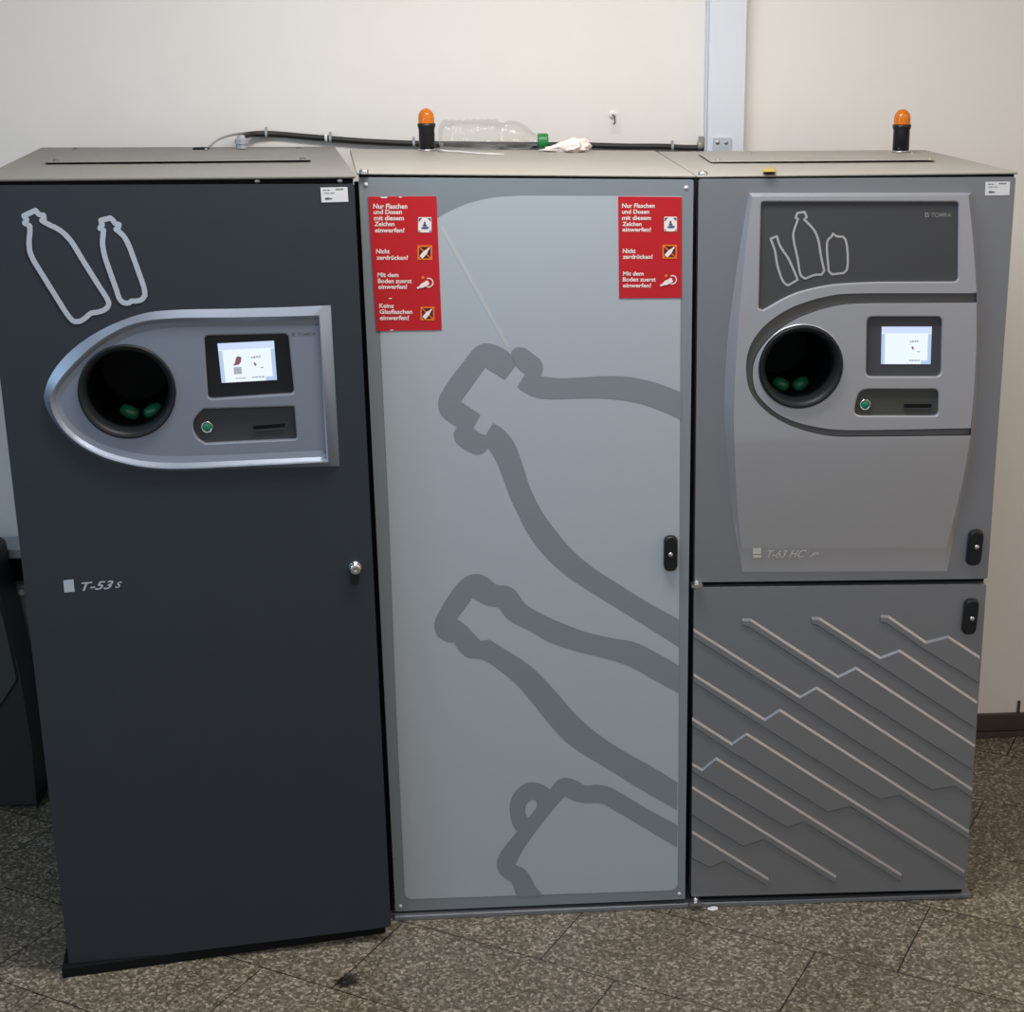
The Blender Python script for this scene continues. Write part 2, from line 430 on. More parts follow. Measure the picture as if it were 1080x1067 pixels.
# ------------------------------------------------------------------ generic machine pieces
def quad_body(pl, quad, depth, name, parent, material, zb=None, inset=.006, front=-.022):
    """open-fronted steel carcass behind a door outline (photo px, TL TR BR BL)"""
    q = pl.uvs(quad)
    q = offset(q, inset)
    g = G(); g.wall(pl, q, front, q, -depth); g.fill(pl, q, (), -depth)
    qi = offset(q, .02); g.wall(pl, q, front, qi, front); g.wall(pl, qi, front, qi, -depth+.005); g.fill(pl, qi, (), -depth+.005)
    return g.build(name, material, parent)
def door(pl, quad, parent, name, material, holes=(), off=0.0, thick=.02, r=.004, bevel=.003):
    g = G(); g.prism(pl, rounded(pl.uvs(quad), r), off-thick, off, [list(h) for h in holes])
    return g.build(name, material, parent, bevel=bevel, seg=3)
def circle(c, r, n=48): return [Vector((c[0]+r*math.cos(2*math.pi*i/n), c[1]+r*math.sin(2*math.pi*i/n))) for i in range(n)]
def screw(pl, x, y, parent, off=0, r=.0055, m_='steel'):
    g = G(); g.lathe(pl.px(x, y, off), pl.N, pl.U, pl.W, [(0, r), (r*.3, r*.92), (r*.5, r*.6), (r*.55, .0001)], 14); return g.build('screw', m_, parent)
def lid(name, parent, pl, front_top, front_bot, back, depth, material):
    """sloped-look top cover: front edge px, back corners px on the rear plane"""
    ft = [pl.px(x, y, .0) for x, y in front_top]; fb = [pl.px(x, y, .0) for x, y in front_bot]
    bk = [pl.px(x, y, -depth) for x, y in back]
    th = Vector((0, 0, .012))
    g = G(); g.hexa([fb[0], fb[1], bk[1]-th, bk[0]-th], [ft[0], ft[1], bk[1], bk[0]])
    return g.build(name, material, parent, bevel=.0025), ft, bk
def lid_quad(ft, bk):
    """a point on a lid by fractions u (left-right), v (front-back)"""
    nrm = (ft[1]-ft[0]).cross(bk[0]-ft[0]).normalized()
    return (lambda u, v, h=0.0: ft[0].lerp(ft[1], u).lerp(bk[0].lerp(bk[1], u), v)+nrm*h)
def lid_px(ft, bk):
    nrm = (ft[1]-ft[0]).cross(bk[0]-ft[0]).normalized()
    def f(x, y, h=0.0):
        d = ray(x, y); o = ft[0]+nrm*h
        return CAM+d*((o-CAM).dot(nrm)/d.dot(nrm))
    return f
def pill_handle(pl, cx, cy_, w, h, parent, lock, tilt=0.0):
    c = pl.uv(cx, cy_); a = pl.uv(cx-w/2, cy_); b = pl.uv(cx+w/2, cy_); t = pl.uv(cx, cy_-h/2); bo = pl.uv(cx, cy_+h/2)
    hw = (b-a).length/2; hh = (t-bo).length/2
    def shape(k, rr): return rounded([c+Vector((-hw*k+tilt*hh, hh*(1-(1-k)*hw/hh))), c+Vector((hw*k+tilt*hh, hh*(1-(1-k)*hw/hh))), c+Vector((hw*k-tilt*hh, -hh*(1-(1-k)*hw/hh))), c+Vector((-hw*k-tilt*hh, -hh*(1-(1-k)*hw/hh)))], hw*rr*k, 8)
    o0, o1, o2 = shape(1, 1.6), shape(.92, 1.6), shape(.72, 1.6)
    g = G(); g.wall(pl, o0, 0, o0, .007, smooth=False); g.wall(pl, o0, .007, o1, .012); g.wall(pl, o1, .012, o2, .014); g.fill(pl, o2, (), .014)
    hd = g.build('handle', 'black_plastic', parent, bevel=.001); hd['label'] = 'black oval swing handle'
    g = G(); g.lathe(pl.px(lock[0], lock[1], .014), pl.N, pl.U, pl.W, [(0, .0055), (.002, .005), (.003, .003), (.003, .0001)], 16); g.build('lock_barrel', 'steel', parent if parent.parent is None else parent)
    return hd
def lip(loop): return offset(loop, -.0026)
def recess(g, pl, loop, off, depth, lipped=True):
    if lipped: g.wall(pl, lip(loop), off, loop, off-.0012, smooth=True)
    g.wall(pl, loop, off-(.0012 if lipped else 0), loop, off-depth)
def sticker(pl, quad, parent, dark):
    g = G(); g.prism(pl, pl.uvs(quad, .001), .0002, .001, back=False); s = g.build('inventory_sticker', 'sticker', parent); s['label'] = 'small white inventory sticker'
    q = pl.uvs(quad, .0014)
    def P(u, v): return q[0].lerp(q[1], u).lerp(q[3].lerp(q[2], u), v)
    g = G()
    for u0, u1, v0, v1 in ((.14, .30, .68, .82), (.30, .40, .72, .80), (.55, .62, .1, .18), (.64, .72, .09, .18), (.74, .84, .1, .17), (.1, .2, .14, .2), (.24, .33, .14, .2), (.12, .3, .36, .40), (.34, .5, .36, .40)):
        g.fill(pl, [P(u0, v0), P(u1, v0), P(u1, v1), P(u0, v1)], (), .0014)
    g.build('printed_line', 'ink', parent)
    return s

def intake(pl, cpx, rpx, off, rim, parent, hole_frac, shift, deep=.26):
    """round feed opening: ring, chute and green rollers"""
    c = pl.uv(*cpx, off); R = (pl.uv(cpx[0]+rpx, cpx[1], off)-pl.uv(cpx[0]-rpx, cpx[1], off)).length/2
    C0 = pl.at(c, off); ri = R*hole_frac
    g = G(); g.lathe(C0, pl.N, pl.U, pl.W, [(-.006, R*1.0), (rim*.5, R), (rim*.7, R*.98), (rim*.7, R*.96), (rim*.45, R*.90), (-.002, ri*1.02), (-.012, ri), (-.03, ri*.985)], 64)
    ring = g.build('intake_ring', 'ring', parent); ring['label'] = 'dark round intake ring'
    g = G(); g.lathe(C0, pl.N, pl.U, pl.W, [(-.03, ri*.985), (-deep, ri*.9)], 48); g.fill(pl, circle(c, ri*.9), (), off-deep)
    g.build('intake_chute', 'tunnel', parent)
    for sgn, ln in ((-1, .036), (1, .040)):
        g = G()
        p0 = pl.at(c+Vector((sgn*ri*.07+ri*shift, -ri*.84)), off-.075); p1 = pl.at(c+Vector((sgn*ri*.52+ri*shift, -ri*.64)), off-.085)
        ax = (p1-p0).normalized(); e1 = ax.cross(pl.N).normalized(); e2 = ax.cross(e1); L = (p1-p0).length
        g.lathe(p0, ax, e1, e2, [(0, .004), (.004, .0115), (L*.5, .0145), (L-.004, .0115), (L, .004)], 20, cap0=True, cap1=True)
        g.build('feed_roller', 'green_roller', parent)
    return c, R

def screen(pl, quad, off, parent, marks_full):
    q = pl.uvs(quad, off)
    def P(u, v): return q[0].lerp(q[1], u).lerp(q[3].lerp(q[2], u), v)
    def rect(m_, name, items, d):
        g = G()
        for it in items: g.fill(pl, [P(*p) for p in it], (), off+d)
        return g.build(name, m_, parent)
    R = lambda a, b, c, d: [(a, b), (c, b), (c, d), (a, d)]
    s = rect('screen', 'touch_screen', [R(0, 0, 1, 1)], 0); s['label'] = 'lit white touch screen'
    rect('screen_head', 'screen_header', [R(0, 0, 1, .17)], .0004)
    for it in (R(0, .19, .07, 1), R(.93, .19, 1, 1), R(.80, .90, .93, 1)): rect('screen_side', 'screen_margin', [it], .0004)
    txt = [R(.57, .37, .60, .42), R(.61, .36, .65, .42), R(.66, .36, .70, .41), R(.71, .36, .74, .41), R(.72, .65, .78, .68),
           R(.56, .88, .60, .92), R(.61, .88, .66, .92), R(.67, .88, .72, .92), R(.73, .88, .78, .92)]
    red = [[(.60, .54), (.63, .52), (.66, .58), (.63, .62)]]
    if marks_full:
        txt += [R(.26, .89, .30, .92), R(.31, .89, .36, .92), R(.37, .89, .44, .92), R(.24, .62, .38, .80)]
        red += [[(.30, .38), (.34, .34), (.40, .38), (.38, .50), (.34, .56), (.24, .58), (.28, .48)]]
    rect('screen_grey', 'screen_text', txt, .0005)
    for it in red: rect('screen_red', 'screen_picture', [it], .0005)

# ------------------------------------------------------------------ dark machine on the left
LM = root('bottle_return_machine', FL.at((-.36, 0), 0)*1.0 + Vector((0, 0, 0)), 'tall charcoal bottle return machine with silver bullet shaped fascia, leftmost of the three', 'bottle return machine')
LQ = [(-24, 195.5), (373.5, 194), (412.3, 977), (73, 1019)]
quad_body(FL, [(-25, 190), (374.5, 187), (412.5, 979), (70, 1022)], .90, 'carcass', LM, 'side')
# plinth
a, b = H0.px(66, 1032), H0.px(407, 984.5)
dn = -FL.N*.85; up = Vector((0, 0, .03))
g = G(); top = [a, b, b+dn, a+dn]
g.hexa(top, [p+Vector((0, 0, .026)) for p in top]); g.build('plinth', 'black_gap', LM, bevel=.004)
# fascia outlines
f_out_t = Z([(1042, 40), (900, 46), (700, 52), (480, 57), (380, 68), (250, 115), (150, 175), (80, 240), (35, 310), (20, 365)], 3.375, 40, 310)
f_out_b = Z([(20, 365), (28, 400), (58, 455), (118, 522), (200, 573), (300, 608), (400, 625), (500, 630), (700, 622), (1074, 612)], 3.375, 40, 310)
f_rid_t = Z([(1002, 76), (850, 80), (700, 83), (480, 86), (380, 96), (300, 120), (200, 180), (110, 265), (60, 330), (43, 372)], 3.375, 40, 310)
f_rid_b = Z([(43, 372), (50, 415), (82, 475), (140, 530), (220, 575), (310, 603), (400, 618), (500, 622), (700, 614), (1034, 598)], 3.375, 40, 310)
f_pan_t = Z([(1000, 112), (850, 114), (700, 116), (490, 120), (400, 130), (320, 155), (225, 212), (140, 290), (95, 345), (78, 378)], 3.375, 40, 310)
f_pan_b = Z([(78, 378), (84, 405), (108, 450), (160, 497), (235, 535), (320, 560), (405, 574), (500, 577), (700, 571), (1030, 556)], 3.375, 40, 310)
def outline(pl, t, b, off, n=40):
    tt = resample(spline(t, 8), n); bb = resample(spline(b, 8), n)
    px = tt+bb[1:]
    return [pl.uv(p.x, p.y, off) for p in px]
OFR, OFP = .0105, .0015
fo, fr_, fp = outline(FL, f_out_t, f_out_b, 0), outline(FL, f_rid_t, f_rid_b, OFR), outline(FL, f_pan_t, f_pan_b, OFP)
cL = FL.uv(134.2, 412.8, OFP); RL = (FL.uv(186, 412.8, OFP)-FL.uv(82.4, 412.8, OFP)).length/2
sc_loop = rounded(FL.uvs(Z([(103, 93), (702, 80), (745, 508), (132, 548)], 6.75, 200, 340), OFP), .010)
ct_loop = FL.uvs([(p.x, p.y) for p in spline([(215, 431.2), (209.5, 436), (205, 442.5), (203.6, 449), (205.5, 457), (210, 463.5), (217, 467.8)], 4)], OFP)
ct_loop = ct_loop + rounded([FL.uv(217, 467.8, OFP), FL.uv(313.3, 463.2, OFP), FL.uv(310.4, 428.4, OFP), FL.uv(215, 431.2, OFP)], [0, .006, .004, 0])[1:-1]
LF = None
dl = door(FL, LQ, LM, 'front_door', 'anthracite', [offset(fp, .004)])
g = G()
n = len(fo)
g.wall(FL, fo, .0003, fr_, OFR, smooth=True)
fr_in = offset(fr_, .003)
g.wall(FL, fr_, OFR, fr_in, OFR-.0012, smooth=True)
mid = [a.lerp(b, .36) for a, b in zip(fr_in, fp)]
g.wall(FL, fr_in, OFR-.0012, mid, OFR-.0072, smooth=True); g.wall(FL, mid, OFR-.0072, fp, OFP, smooth=True)
g.fill(FL, fp, [circle(cL, RL), lip(sc_loop), lip(ct_loop)], OFP)
recess(g, FL, sc_loop, OFP, .014); recess(g, FL, ct_loop, OFP, .012); recess(g, FL, circle(cL, RL), OFP, .016, False)
LF = g.build('fascia', 'bezel', LM, weld=False); LF['label'] = 'satin silver bullet shaped fascia'
g = G(); g.fill(FL, sc_loop, (), OFP-.0135); g.build('screen_surround', 'black_plastic', LF)
g = G(); g.fill(FL, ct_loop, (), OFP-.0115); g.build('control_panel', 'dark_plastic', LF)
screen(FL, Z([(198, 150), (600, 130), (622, 408), (228, 430)], 6.75, 200, 340), OFP-.012, LF, True)
def button(pl, x, y, rpx, off, parent):
    c = pl.px(x, y, off); r = (pl.px(x+rpx, y, off)-c).length
    g = G(); g.lathe(c, pl.N, pl.U, pl.W, [(0, r), (.004, r), (.0055, r*.92), (.004, r*.74)], 28); g.build('button_ring', 'chrome', parent)
    g = G(); g.lathe(c, pl.N, pl.U, pl.W, [(0, r*.76), (.0035, r*.76), (.005, r*.55), (.0055, .0001)], 28); bt = g.build('start_button', 'green_button', parent); bt['label'] = 'round green push button'
def slot(pl, quad, off, parent):
    q = pl.uvs(quad, off); g = G(); g.prism(pl, q, off-.001, off+.0006, back=False); g.build('receipt_slot', 'tunnel', parent)
    lo = [q[3], q[2], q[2].lerp(q[1], -.45), q[3].lerp(q[0], -.45)]
    g = G(); g.prism(pl, lo, off-.001, off+.004, back=False); g.build('slot_lip', 'dark_plastic', parent)
button(FL, 218.4, 450, 6.4, OFP-.0115, LF)
slot(FL, Z([(450, 737), (680, 718), (680, 745), (458, 762)], 6.75, 200, 340), OFP-.0115, LF)
intake(FL, (134.2, 412.8), 51.8, OFP, .012, LF, .84, .22)
g = G(); put_text(g, FL, 'TOMRA', [(313.5, 350.7), (333, 350.1), (333, 353.7), (313.5, 354.3)], OFP+.0006, .012)
g.fill(FL, FL.uvs([(308, 350.9), (311, 350.8), (311, 354.4), (308, 354.6)], OFP+.0006), (), OFP+.0006); g.build('maker_logo', 'logo_dark', LF)
# printed bottles
def strokes(pl, name, mat_, parent, paths, w_px, off, ref):
    w = (pl.uv(ref[0]+w_px/2, ref[1])-pl.uv(ref[0]-w_px/2, ref[1])).length
    for p in paths:
        g = G(); q = [pl.uv(x, y, off) for x, y in smart(p[:-1], 42, 4)]
        for k_, (a, b) in enumerate(zip(q, q[1:]+q[:1])):
            t = (b-a); o1 = off+k_*1.6e-5
            if t.length < 1e-7: continue
            nn_ = Vector((-t.y, t.x)).normalized()*w/2
            g.fill(pl, [a+nn_, a-nn_, b-nn_, b+nn_], (), o1)
            g.add([pl.at(c_, o1+.8e-5) for c_ in circle(b, w/2, 14)], [list(range(14))])
        g.build(name, mat_, parent, weld=False)
bt1 = Z([(145, 190), (108, 170), (122, 146), (103, 118), (185, 80), (210, 108), (243, 115), (247, 140), (230, 152), (280, 180), (350, 215), (410, 265), (450, 315), (520, 430), (620, 590), (695, 708), (706, 735), (700, 765), (670, 790), (630, 803), (580, 812), (540, 845), (500, 868), (460, 868), (428, 840), (330, 690), (240, 545), (170, 430), (146, 370), (140, 300), (146, 230), (145, 190)], 6.75, 10, 210)
bt2 = Z([(670, 220), (644, 208), (660, 182), (651, 150), (718, 134), (738, 152), (752, 172), (780, 180), (774, 204), (758, 214), (812, 262), (850, 330), (880, 410), (920, 520), (960, 640), (964, 685), (940, 715), (890, 725), (872, 724), (850, 737), (815, 737), (785, 710), (760, 640), (710, 500), (675, 390), (663, 310), (670, 220)], 6.75, 10, 210)
strokes(FL, 'bottle_pictogram', 'pict_blue', dl, [bt1, bt2], 5.6, .0006, (100, 280))
# model badge
g = G(); g.fill(FL, FL.uvs([(66.7, 612), (77.5, 610.8), (78.8, 623.8), (67.9, 624.8)], .0006), (), .0006)
put_text(g, FL, 'T-53', [(85.5, 614.2), (120, 612), (118.5, 620.6), (86, 622.8)], .0006, .014, .3)
put_text(g, FL, 'S', [(122, 613.6), (128.8, 613), (128, 619.2), (121.4, 619.8)], .0006, .014, .3)
mb = g.build('model_badge', 'pict_blue', dl); mb['label'] = 'pale printed model badge'
sticker(FL, [(338, 197.8), (366.4, 197.2), (367.5, 212.7), (339.2, 213.4)], dl, True)
c = FL.px(374.5, 598.2)
g = G(); g.lathe(c, FL.N, FL.U, FL.W, [(0, .0145), (.006, .0145), (.008, .012)], 28); g.lathe(c, FL.N, FL.U, FL.W, [(.006, .0125), (.013, .0125), (.0165, .009), (.015, .004), (.015, .0001)], 28)
lk = g.build('lock', 'chrome', dl); lk['label'] = 'round chrome key lock'
g = G(); g.prism(FL, rounded(FL.uvs([(369.5, 606), (378.5, 606), (378.5, 616), (370, 616)]), .004), 0, .0025, back=False); g.build('lock_cover', 'black_plastic', dl, bevel=.001)
# top cover
LL, ft, bk = lid('top_cover', LM, FL, [(-25.5, 188.5), (375, 185)], [(-25.5, 192), (375, 188.2)], [(43, 155.5), (353.5, 154.5)], .93, 'lid_dark')
lp = lid_px(ft, bk)
g = G(); q = [(48, 171.5), (328, 168.8), (319, 157.5), (73, 158.8)]
g.hexa([lp(x, y, .0005) for x, y in q], [lp(x, y, .004) for x, y in q]); g.build('access_plate', 'lid_dark', LL, bevel=.001)
HL = Plane(ft[0], (1, 0, 0), (0, 0, 1), Vector((0, 1, 0)))
for x, y in ((59, 169.6), (319.5, 167.7), (80, 157.4), (315.5, 156.6)):
    g = G(); g.lathe(lp(x, y, .004), (0, 0, 1), (1, 0, 0), (0, 1, 0), [(0, .007), (.003, .0065), (.0045, .003), (.0046, .0001)], 14); g.build('screw', 'ink', LL)
for x, y in ((271.5, 191), (358.5, 190.8)): screw(FL, x, y, LM, off=-.012, r=.006)
g = G(); bq = FL.uvs([(-23, 190), (373, 187.5), (373, 196), (-23, 197)]); g.prism(FL, bq, -.03, -.014); g.build('gap_shade_strip', 'black_gap', LM)  # black strip added to paint the shade in the gap above the door
# cable gland at the rear edge
c = lp(255, 156.5, 0.001); g = G()
g.lathe(c, (0, 0, 1), (1, 0, 0), (0, 1, 0), [(0, .0135), (.010, .0135), (.011, .016), (.022, .016), (.024, .011), (.032, .008)], 8, smooth=False, cap1=True); gl = g.build('cable_gland', 'gland', LM); gl['label'] = 'grey cable gland'

# ------------------------------------------------------------------ middle cabinet
CM = root('storage_cabinet', FC.at((.345, 0)), 'tall pale grey cabinet with giant bottle outlines and red signs, between the two machines', 'cabinet')
quad_body(FC, [(376, 186), (733.5, 188.5), (724.5, 951), (414.5, 965)], .70, 'carcass', CM, 'door_grey')
CQ = [(378, 187), (731.5, 189.5), (722.5, 948), (417, 961)]
cd = door(FC, CQ, CM, 'front_door', 'door_grey')
# pale area
pan = spline([(401, 356), (402.5, 325), (410, 290), (428, 258), (455, 234), (490, 216), (520, 208.5), (548, 206.3)], 6)
pan = [(p.x, p.y) for p in pan]+[(718.3, 206.8), (714.8, 932), (712.5, 937), (708, 938.8), (432, 948), (427, 944), (417.5, 740), (410, 540)]
g = G(); g.fill(FC, FC.uvs(pan, .0006), (), .0006); p_ = g.build('pale_panel', 'door_light', cd); p_['label'] = 'pale grey printed area'
A_ = lambda p: Z(p, 3.6, 440, 340)
B_ = lambda p: Z(p, 3.6, 440, 540)
C_ = lambda p: Z(p, 3.6, 440, 600)
D_ = lambda p: Z(p, 4.5, 500, 790)
b1 = A_([(374, 164), (362, 135), (345, 112), (320, 95), (285, 82), (250, 80), (215, 100), (190, 130), (90, 270), (80, 310), (92, 350), (120, 375), (152, 395), (138, 420), (145, 450), (180, 480), (225, 500), (250, 495), (270, 475), (300, 525), (330, 600), (360, 680)]) \
   + B_([(380, 0), (420, 80), (480, 160), (560, 235), (640, 290), (720, 340), (850, 420), (995, 512), (995, 408), (880, 345), (760, 270), (660, 205), (580, 135), (530, 75), (475, 0)]) \
   + A_([(430, 630), (400, 540), (370, 460), (345, 425), (320, 400), (288, 382), (262, 426), (252, 426), (212, 402), (240, 350), (165, 300), (258, 170), (333, 216)])
b1b = A_([(355, 118), (365, 102), (382, 93), (410, 98), (440, 120), (465, 140), (478, 170), (470, 203), (520, 210), (600, 210), (700, 204), (800, 206), (880, 222), (940, 240), (1003, 265), (1003, 370), (940, 340), (850, 308), (760, 292), (680, 287), (580, 288), (500, 290), (440, 280), (380, 245), (410, 195), (376, 166)])
b2 = B_([(995, 583), (920, 540), (830, 495), (740, 478), (640, 455), (560, 425), (480, 390), (410, 348), (390, 320), (370, 295), (340, 280), (300, 275), (270, 250), (235, 235), (195, 240), (160, 265), (115, 325), (75, 395), (65, 430), (78, 470), (110, 490), (140, 495), (160, 525), (190, 550), (250, 560), (320, 605)]) \
   + C_([(380, 440), (440, 510), (500, 585), (560, 650), (620, 695), (720, 755), (840, 830), (988, 915), (988, 810), (900, 755), (800, 700), (720, 650), (660, 605), (600, 550), (530, 470), (470, 405), (420, 360), (350, 315), (275, 268), (240, 272), (210, 240), (180, 210), (150, 190), (210, 108), (260, 135), (310, 145), (345, 190), (430, 235), (500, 275), (600, 310), (700, 335), (800, 365), (900, 420), (993, 470)])
b3 = D_([(966, 360), (900, 325), (800, 270), (700, 210), (640, 178), (580, 168), (530, 172), (490, 150), (440, 135), (400, 145), (360, 190), (330, 170), (290, 158), (250, 160), (200, 195), (172, 250), (172, 310), (185, 360), (205, 390), (120, 500), (108, 545), (120, 585), (150, 612), (178, 632), (190, 660), (200, 700), (330, 694), (290, 650), (265, 600), (240, 570), (195, 548), (230, 480), (330, 340), (430, 222), (480, 245), (530, 255), (600, 255), (660, 285), (780, 355), (880, 415), (963, 465)])
b3h = D_([(275, 238), (250, 258), (243, 285), (245, 308), (258, 325), (290, 285), (300, 260), (292, 242)])
for lab, poly, hole in (('grey outline of a large bottle running off the edge', b1, ()), ('grey upper edge of the large bottle', b1b, ()), ('grey outline of a slim bottle', b2, ()), ('grey outline of a can with its ring pull', b3, (b3h,))):
    g = G(); g.fill(FC, FC.uvs(smart(poly), .0011), [FC.uvs(smart(h), .0011) for h in hole], .0011); o = g.build('bottle_outline' if 'can' not in lab else 'can_outline', 'door_grey', cd); o['label'] = lab
g = G(); g.fill(FC, FC.uvs([(464, 240), (468, 238), (538, 366), (535, 368)], .0009), (), .0009); g.build('pale_streak', 'door_streak', cd)  # thin streak, slightly paler than the panel under it
for x, y in ((385.8, 194.6), (723.6, 197.8), (422.3, 955.3), (716.3, 942.3)): screw(FC, x, y, cd, 0, .0042, 'sticker')
pill_handle(FC, 707, 582.5, 14.5, 37, cd, (707.3, 585))
g = G(); g.lathe(FC.px(384, 183.5), (0, 0, 1), (1, 0, 0), (0, 1, 0), [(0, .010), (.008, .010), (.010, .006), (.010, .0001)], 16); g.build('hinge_pin', 'steel', CM)
# base rail
a, b = H0.px(416, 971.5), H0.px(726.5, 957.5)
g = G(); g.hexa([a, b, b+Vector((0, .66, 0)), a+Vector((0, .66, 0))], [p+Vector((0, 0, .012)) for p in (a, b, b+Vector((0, .66, 0)), a+Vector((0, .66, 0)))])
g.build('base_rail', 'silver', CM, bevel=.002)
CLd, ft, bk = lid('top_cover', CM, FC, [(376, 182), (734, 185)], [(376, 184.5), (734, 187.5)], [(369, 157.2), (691, 158.8)], .70, 'lid')
lpC = lid_px(ft, bk)
g = G(); g.prism(FC, FC.uvs([(378, 184), (733, 187), (733, 191), (378, 189)]), -.03, -.012); g.build('gap_shade_strip', 'black_gap', CM)  # added black backing, stands for the shade under the lid

# added black strip standing in for shade in the wedge beside the charcoal machine
g = G(); g.box((-.016, .03, .004), (-.003, .05, 1.69)); g.build('wedge_shade_strip', 'black_gap', CM)

# red instruction signs
def bottle_shape(pl, a, b, w, off):
    """small slanted bottle silhouette from base a to mouth b (plane coordinates)"""
    d = (b-a); L = d.length; t = d/L; n_ = Vector((-t.y, t.x))
    prof = [(0, .42), (.06, .5), (.55, .5), (.72, .30), (.8, .2), (1, .2)]
    return [a+t*L*h+n_*w*r for h, r in prof]+[a+t*L*h-n_*w*r for h, r in reversed(prof)]
def sign(quad, lines, logo, oranges, ringpic, extras, lab):
    g = G(); g.prism(FC, FC.uvs(quad, .0018), .0002, .0018, back=False); s = g.build('instruction_sign', 'red', CM); s['label'] = lab
    of = .0024
    blocks = [lines[:5], lines[5:7], lines[7:10], lines[10:]]
    for bl in blocks:
        if not bl: continue
        g = G()
        for body, x0, x1, y0, y1 in bl: put_text(g, FC, body, [(x0, y0), (x1, y0), (x1, y1), (x0, y1)], of, .024, .04)
        g.build('sign_lettering', 'white', s, weld=False)
    for e in extras:
        g = G(); g.fill(FC, FC.uvs(e, of), (), of); g.build('cut_lettering', 'white', s)
    x0, y0, x1, y1 = logo
    g = G(); g.fill(FC, rounded(FC.uvs([(x0, y0), (x1, y0), (x1, y1), (x0, y1)], of), .002), (), of); g.build('deposit_mark', 'white', s)
    w, h = x1-x0, y1-y0; U_ = lambda u, v: (x0+w*u, y0+h*v)
    g = G()
    for tri in (((.04, .06), (.30, .06), (.04, .30)), ((.96, .06), (.70, .06), (.96, .30)), ((.04, .96), (.2, .96), (.04, .82)), ((.96, .96), (.8, .96), (.96, .82))):
        g.fill(FC, FC.uvs([U_(*p) for p in tri], of+.0005), (), of+.0005)
    for poly in (((.44, .28), (.56, .28), (.58, .46), (.66, .52), (.66, .60), (.36, .60), (.36, .52), (.42, .46)), ((.22, .66), (.80, .62), (.84, .68), (.70, .76), (.30, .76))):
        g.fill(FC, FC.uvs([U_(*p) for p in poly], of+.0005), (), of+.0005)
    g.build('deposit_mark_print', 'blue_print', s)
    for (x0, y0, x1, y1) in oranges:
        w, h = x1-x0, y1-y0; U_ = lambda u, v: (x0+w*u, y0+h*v)
        out = FC.uvs([U_(0, 0), U_(1, 0), U_(1, 1), U_(0, 1)], of); inn = FC.uvs([U_(.1, .1), U_(.9, .1), U_(.9, .9), U_(.1, .9)], of)
        g = G(); g.fill(FC, out, [inn], of)
        for p, q in (((.1, .1), (.9, .9)), ((.9, .1), (.1, .9))):
            g.ribbon(FC, FC.uvs([U_(*p), U_(*q)], of+.0004), .0022, of+.0004)
        g.build('prohibition_frame', 'orange_print', s)
        g = G(); g.fill(FC, inn, (), of); g.build('prohibition_ground', 'brown_print', s)
        g = G(); g.fill(FC, bottle_shape(FC, FC.uv(*U_(.24, .82), of), FC.uv(*U_(.80, .18), of), .0085, of), (), of+.0008); g.build('printed_bottle', 'white', s)
    (ax, ay), (bx, by), (cx_, cy_), r, (dx, dy) = ringpic
    c = FC.uv(cx_, cy_, of); rm = (FC.uv(cx_+r, cy_, of)-c).length
    arc = [c+Vector((math.cos(t), math.sin(t)))*rm for t in [math.radians(a) for a in range(-130, 111, 15)]]
    g = G(); g.ribbon(FC, arc, .0022, of); g.fill(FC, bottle_shape(FC, FC.uv(bx, by, of), FC.uv(ax, ay, of), .0095, of), (), of+.0006)
    g.build('insertion_picture', 'white', s)
    g = G(); g.fill(FC, circle(FC.uv(dx, dy, of), .0032, 12), (), of); g.build('orange_dot', 'orange_print', s)
sign([(388, 207.5), (460.2, 207), (466, 348), (397, 349)],
     [('Nur Flaschen', 393.6, 429.6, 214.8, 219.9), ('und Dosen', 394, 424, 221, 225.6), ('mit diesem', 394.4, 426, 227.4, 232.2), ('Zeichen', 394.9, 416.1, 233.7, 238.3), ('einwerfen!', 395.5, 426.4, 240.3, 245),
      ('Nicht', 396.6, 410.9, 262.6, 267.1), ('zerdrücken!', 397.1, 430.1, 269.3, 273.8), ('Mit dem', 398.1, 420.4, 287.5, 292), ('Boden zuerst', 398.5, 434.2, 293.9, 298.4), ('einwerfen!', 398.9, 429.3, 300, 304.5),
      ('Keine', 400, 415.2, 320, 324.5), ('Glasflaschen', 400.4, 434.8, 326.3, 330.8), ('einwerfen!', 400.6, 431.2, 332.7, 337.3)],
     (441, 229, 455, 245.2), [(440.3, 258.6, 455.8, 274), (443.5, 323.3, 458.2, 337.8)], ((440, 304), (452, 297.5), (452, 298), 4.6, (446, 292.5)),
     [[(400.5, 207.6), (409, 207.5), (407.5, 209), (402.5, 209)], [(420.5, 207.4), (424, 207.4), (423.5, 208.4), (421, 208.4)], [(409, 315), (411, 314.2), (413.5, 314.2), (413, 315.2)], [(411, 348.6), (412.5, 347.5), (415, 347.5), (415, 348.5)]],
     'longer red instruction sign with four rules')
sign([(652, 207.2), (719, 207.7), (719, 314), (653, 314.6)],
     [('Nur Flaschen', 656, 690.5, 214.5, 219), ('und Dosen', 656, 684.9, 221, 225.3), ('mit diesem', 656, 686.6, 227.4, 231.8), ('Zeichen', 656.4, 676.7, 233.9, 238.2), ('einwerfen!', 656.4, 686.6, 239.8, 244.1),
      ('Nicht', 656.8, 670.4, 262.2, 266.8), ('zerdrücken!', 656.8, 688.3, 268.4, 272.8), ('Mit dem', 657, 678.7, 286.3, 290.5), ('Boden zuerst', 656.8, 691.6, 292.4, 296.7), ('einwerfen!', 657, 686.6, 298.8, 303)],
     (700.5, 228.5, 714, 244), [(698.7, 258, 714, 272.7)], ((696.3, 301.3), (709, 294.8), (709, 295), 4.4, (702.5, 290.8)), [], 'shorter red instruction sign with three rules')

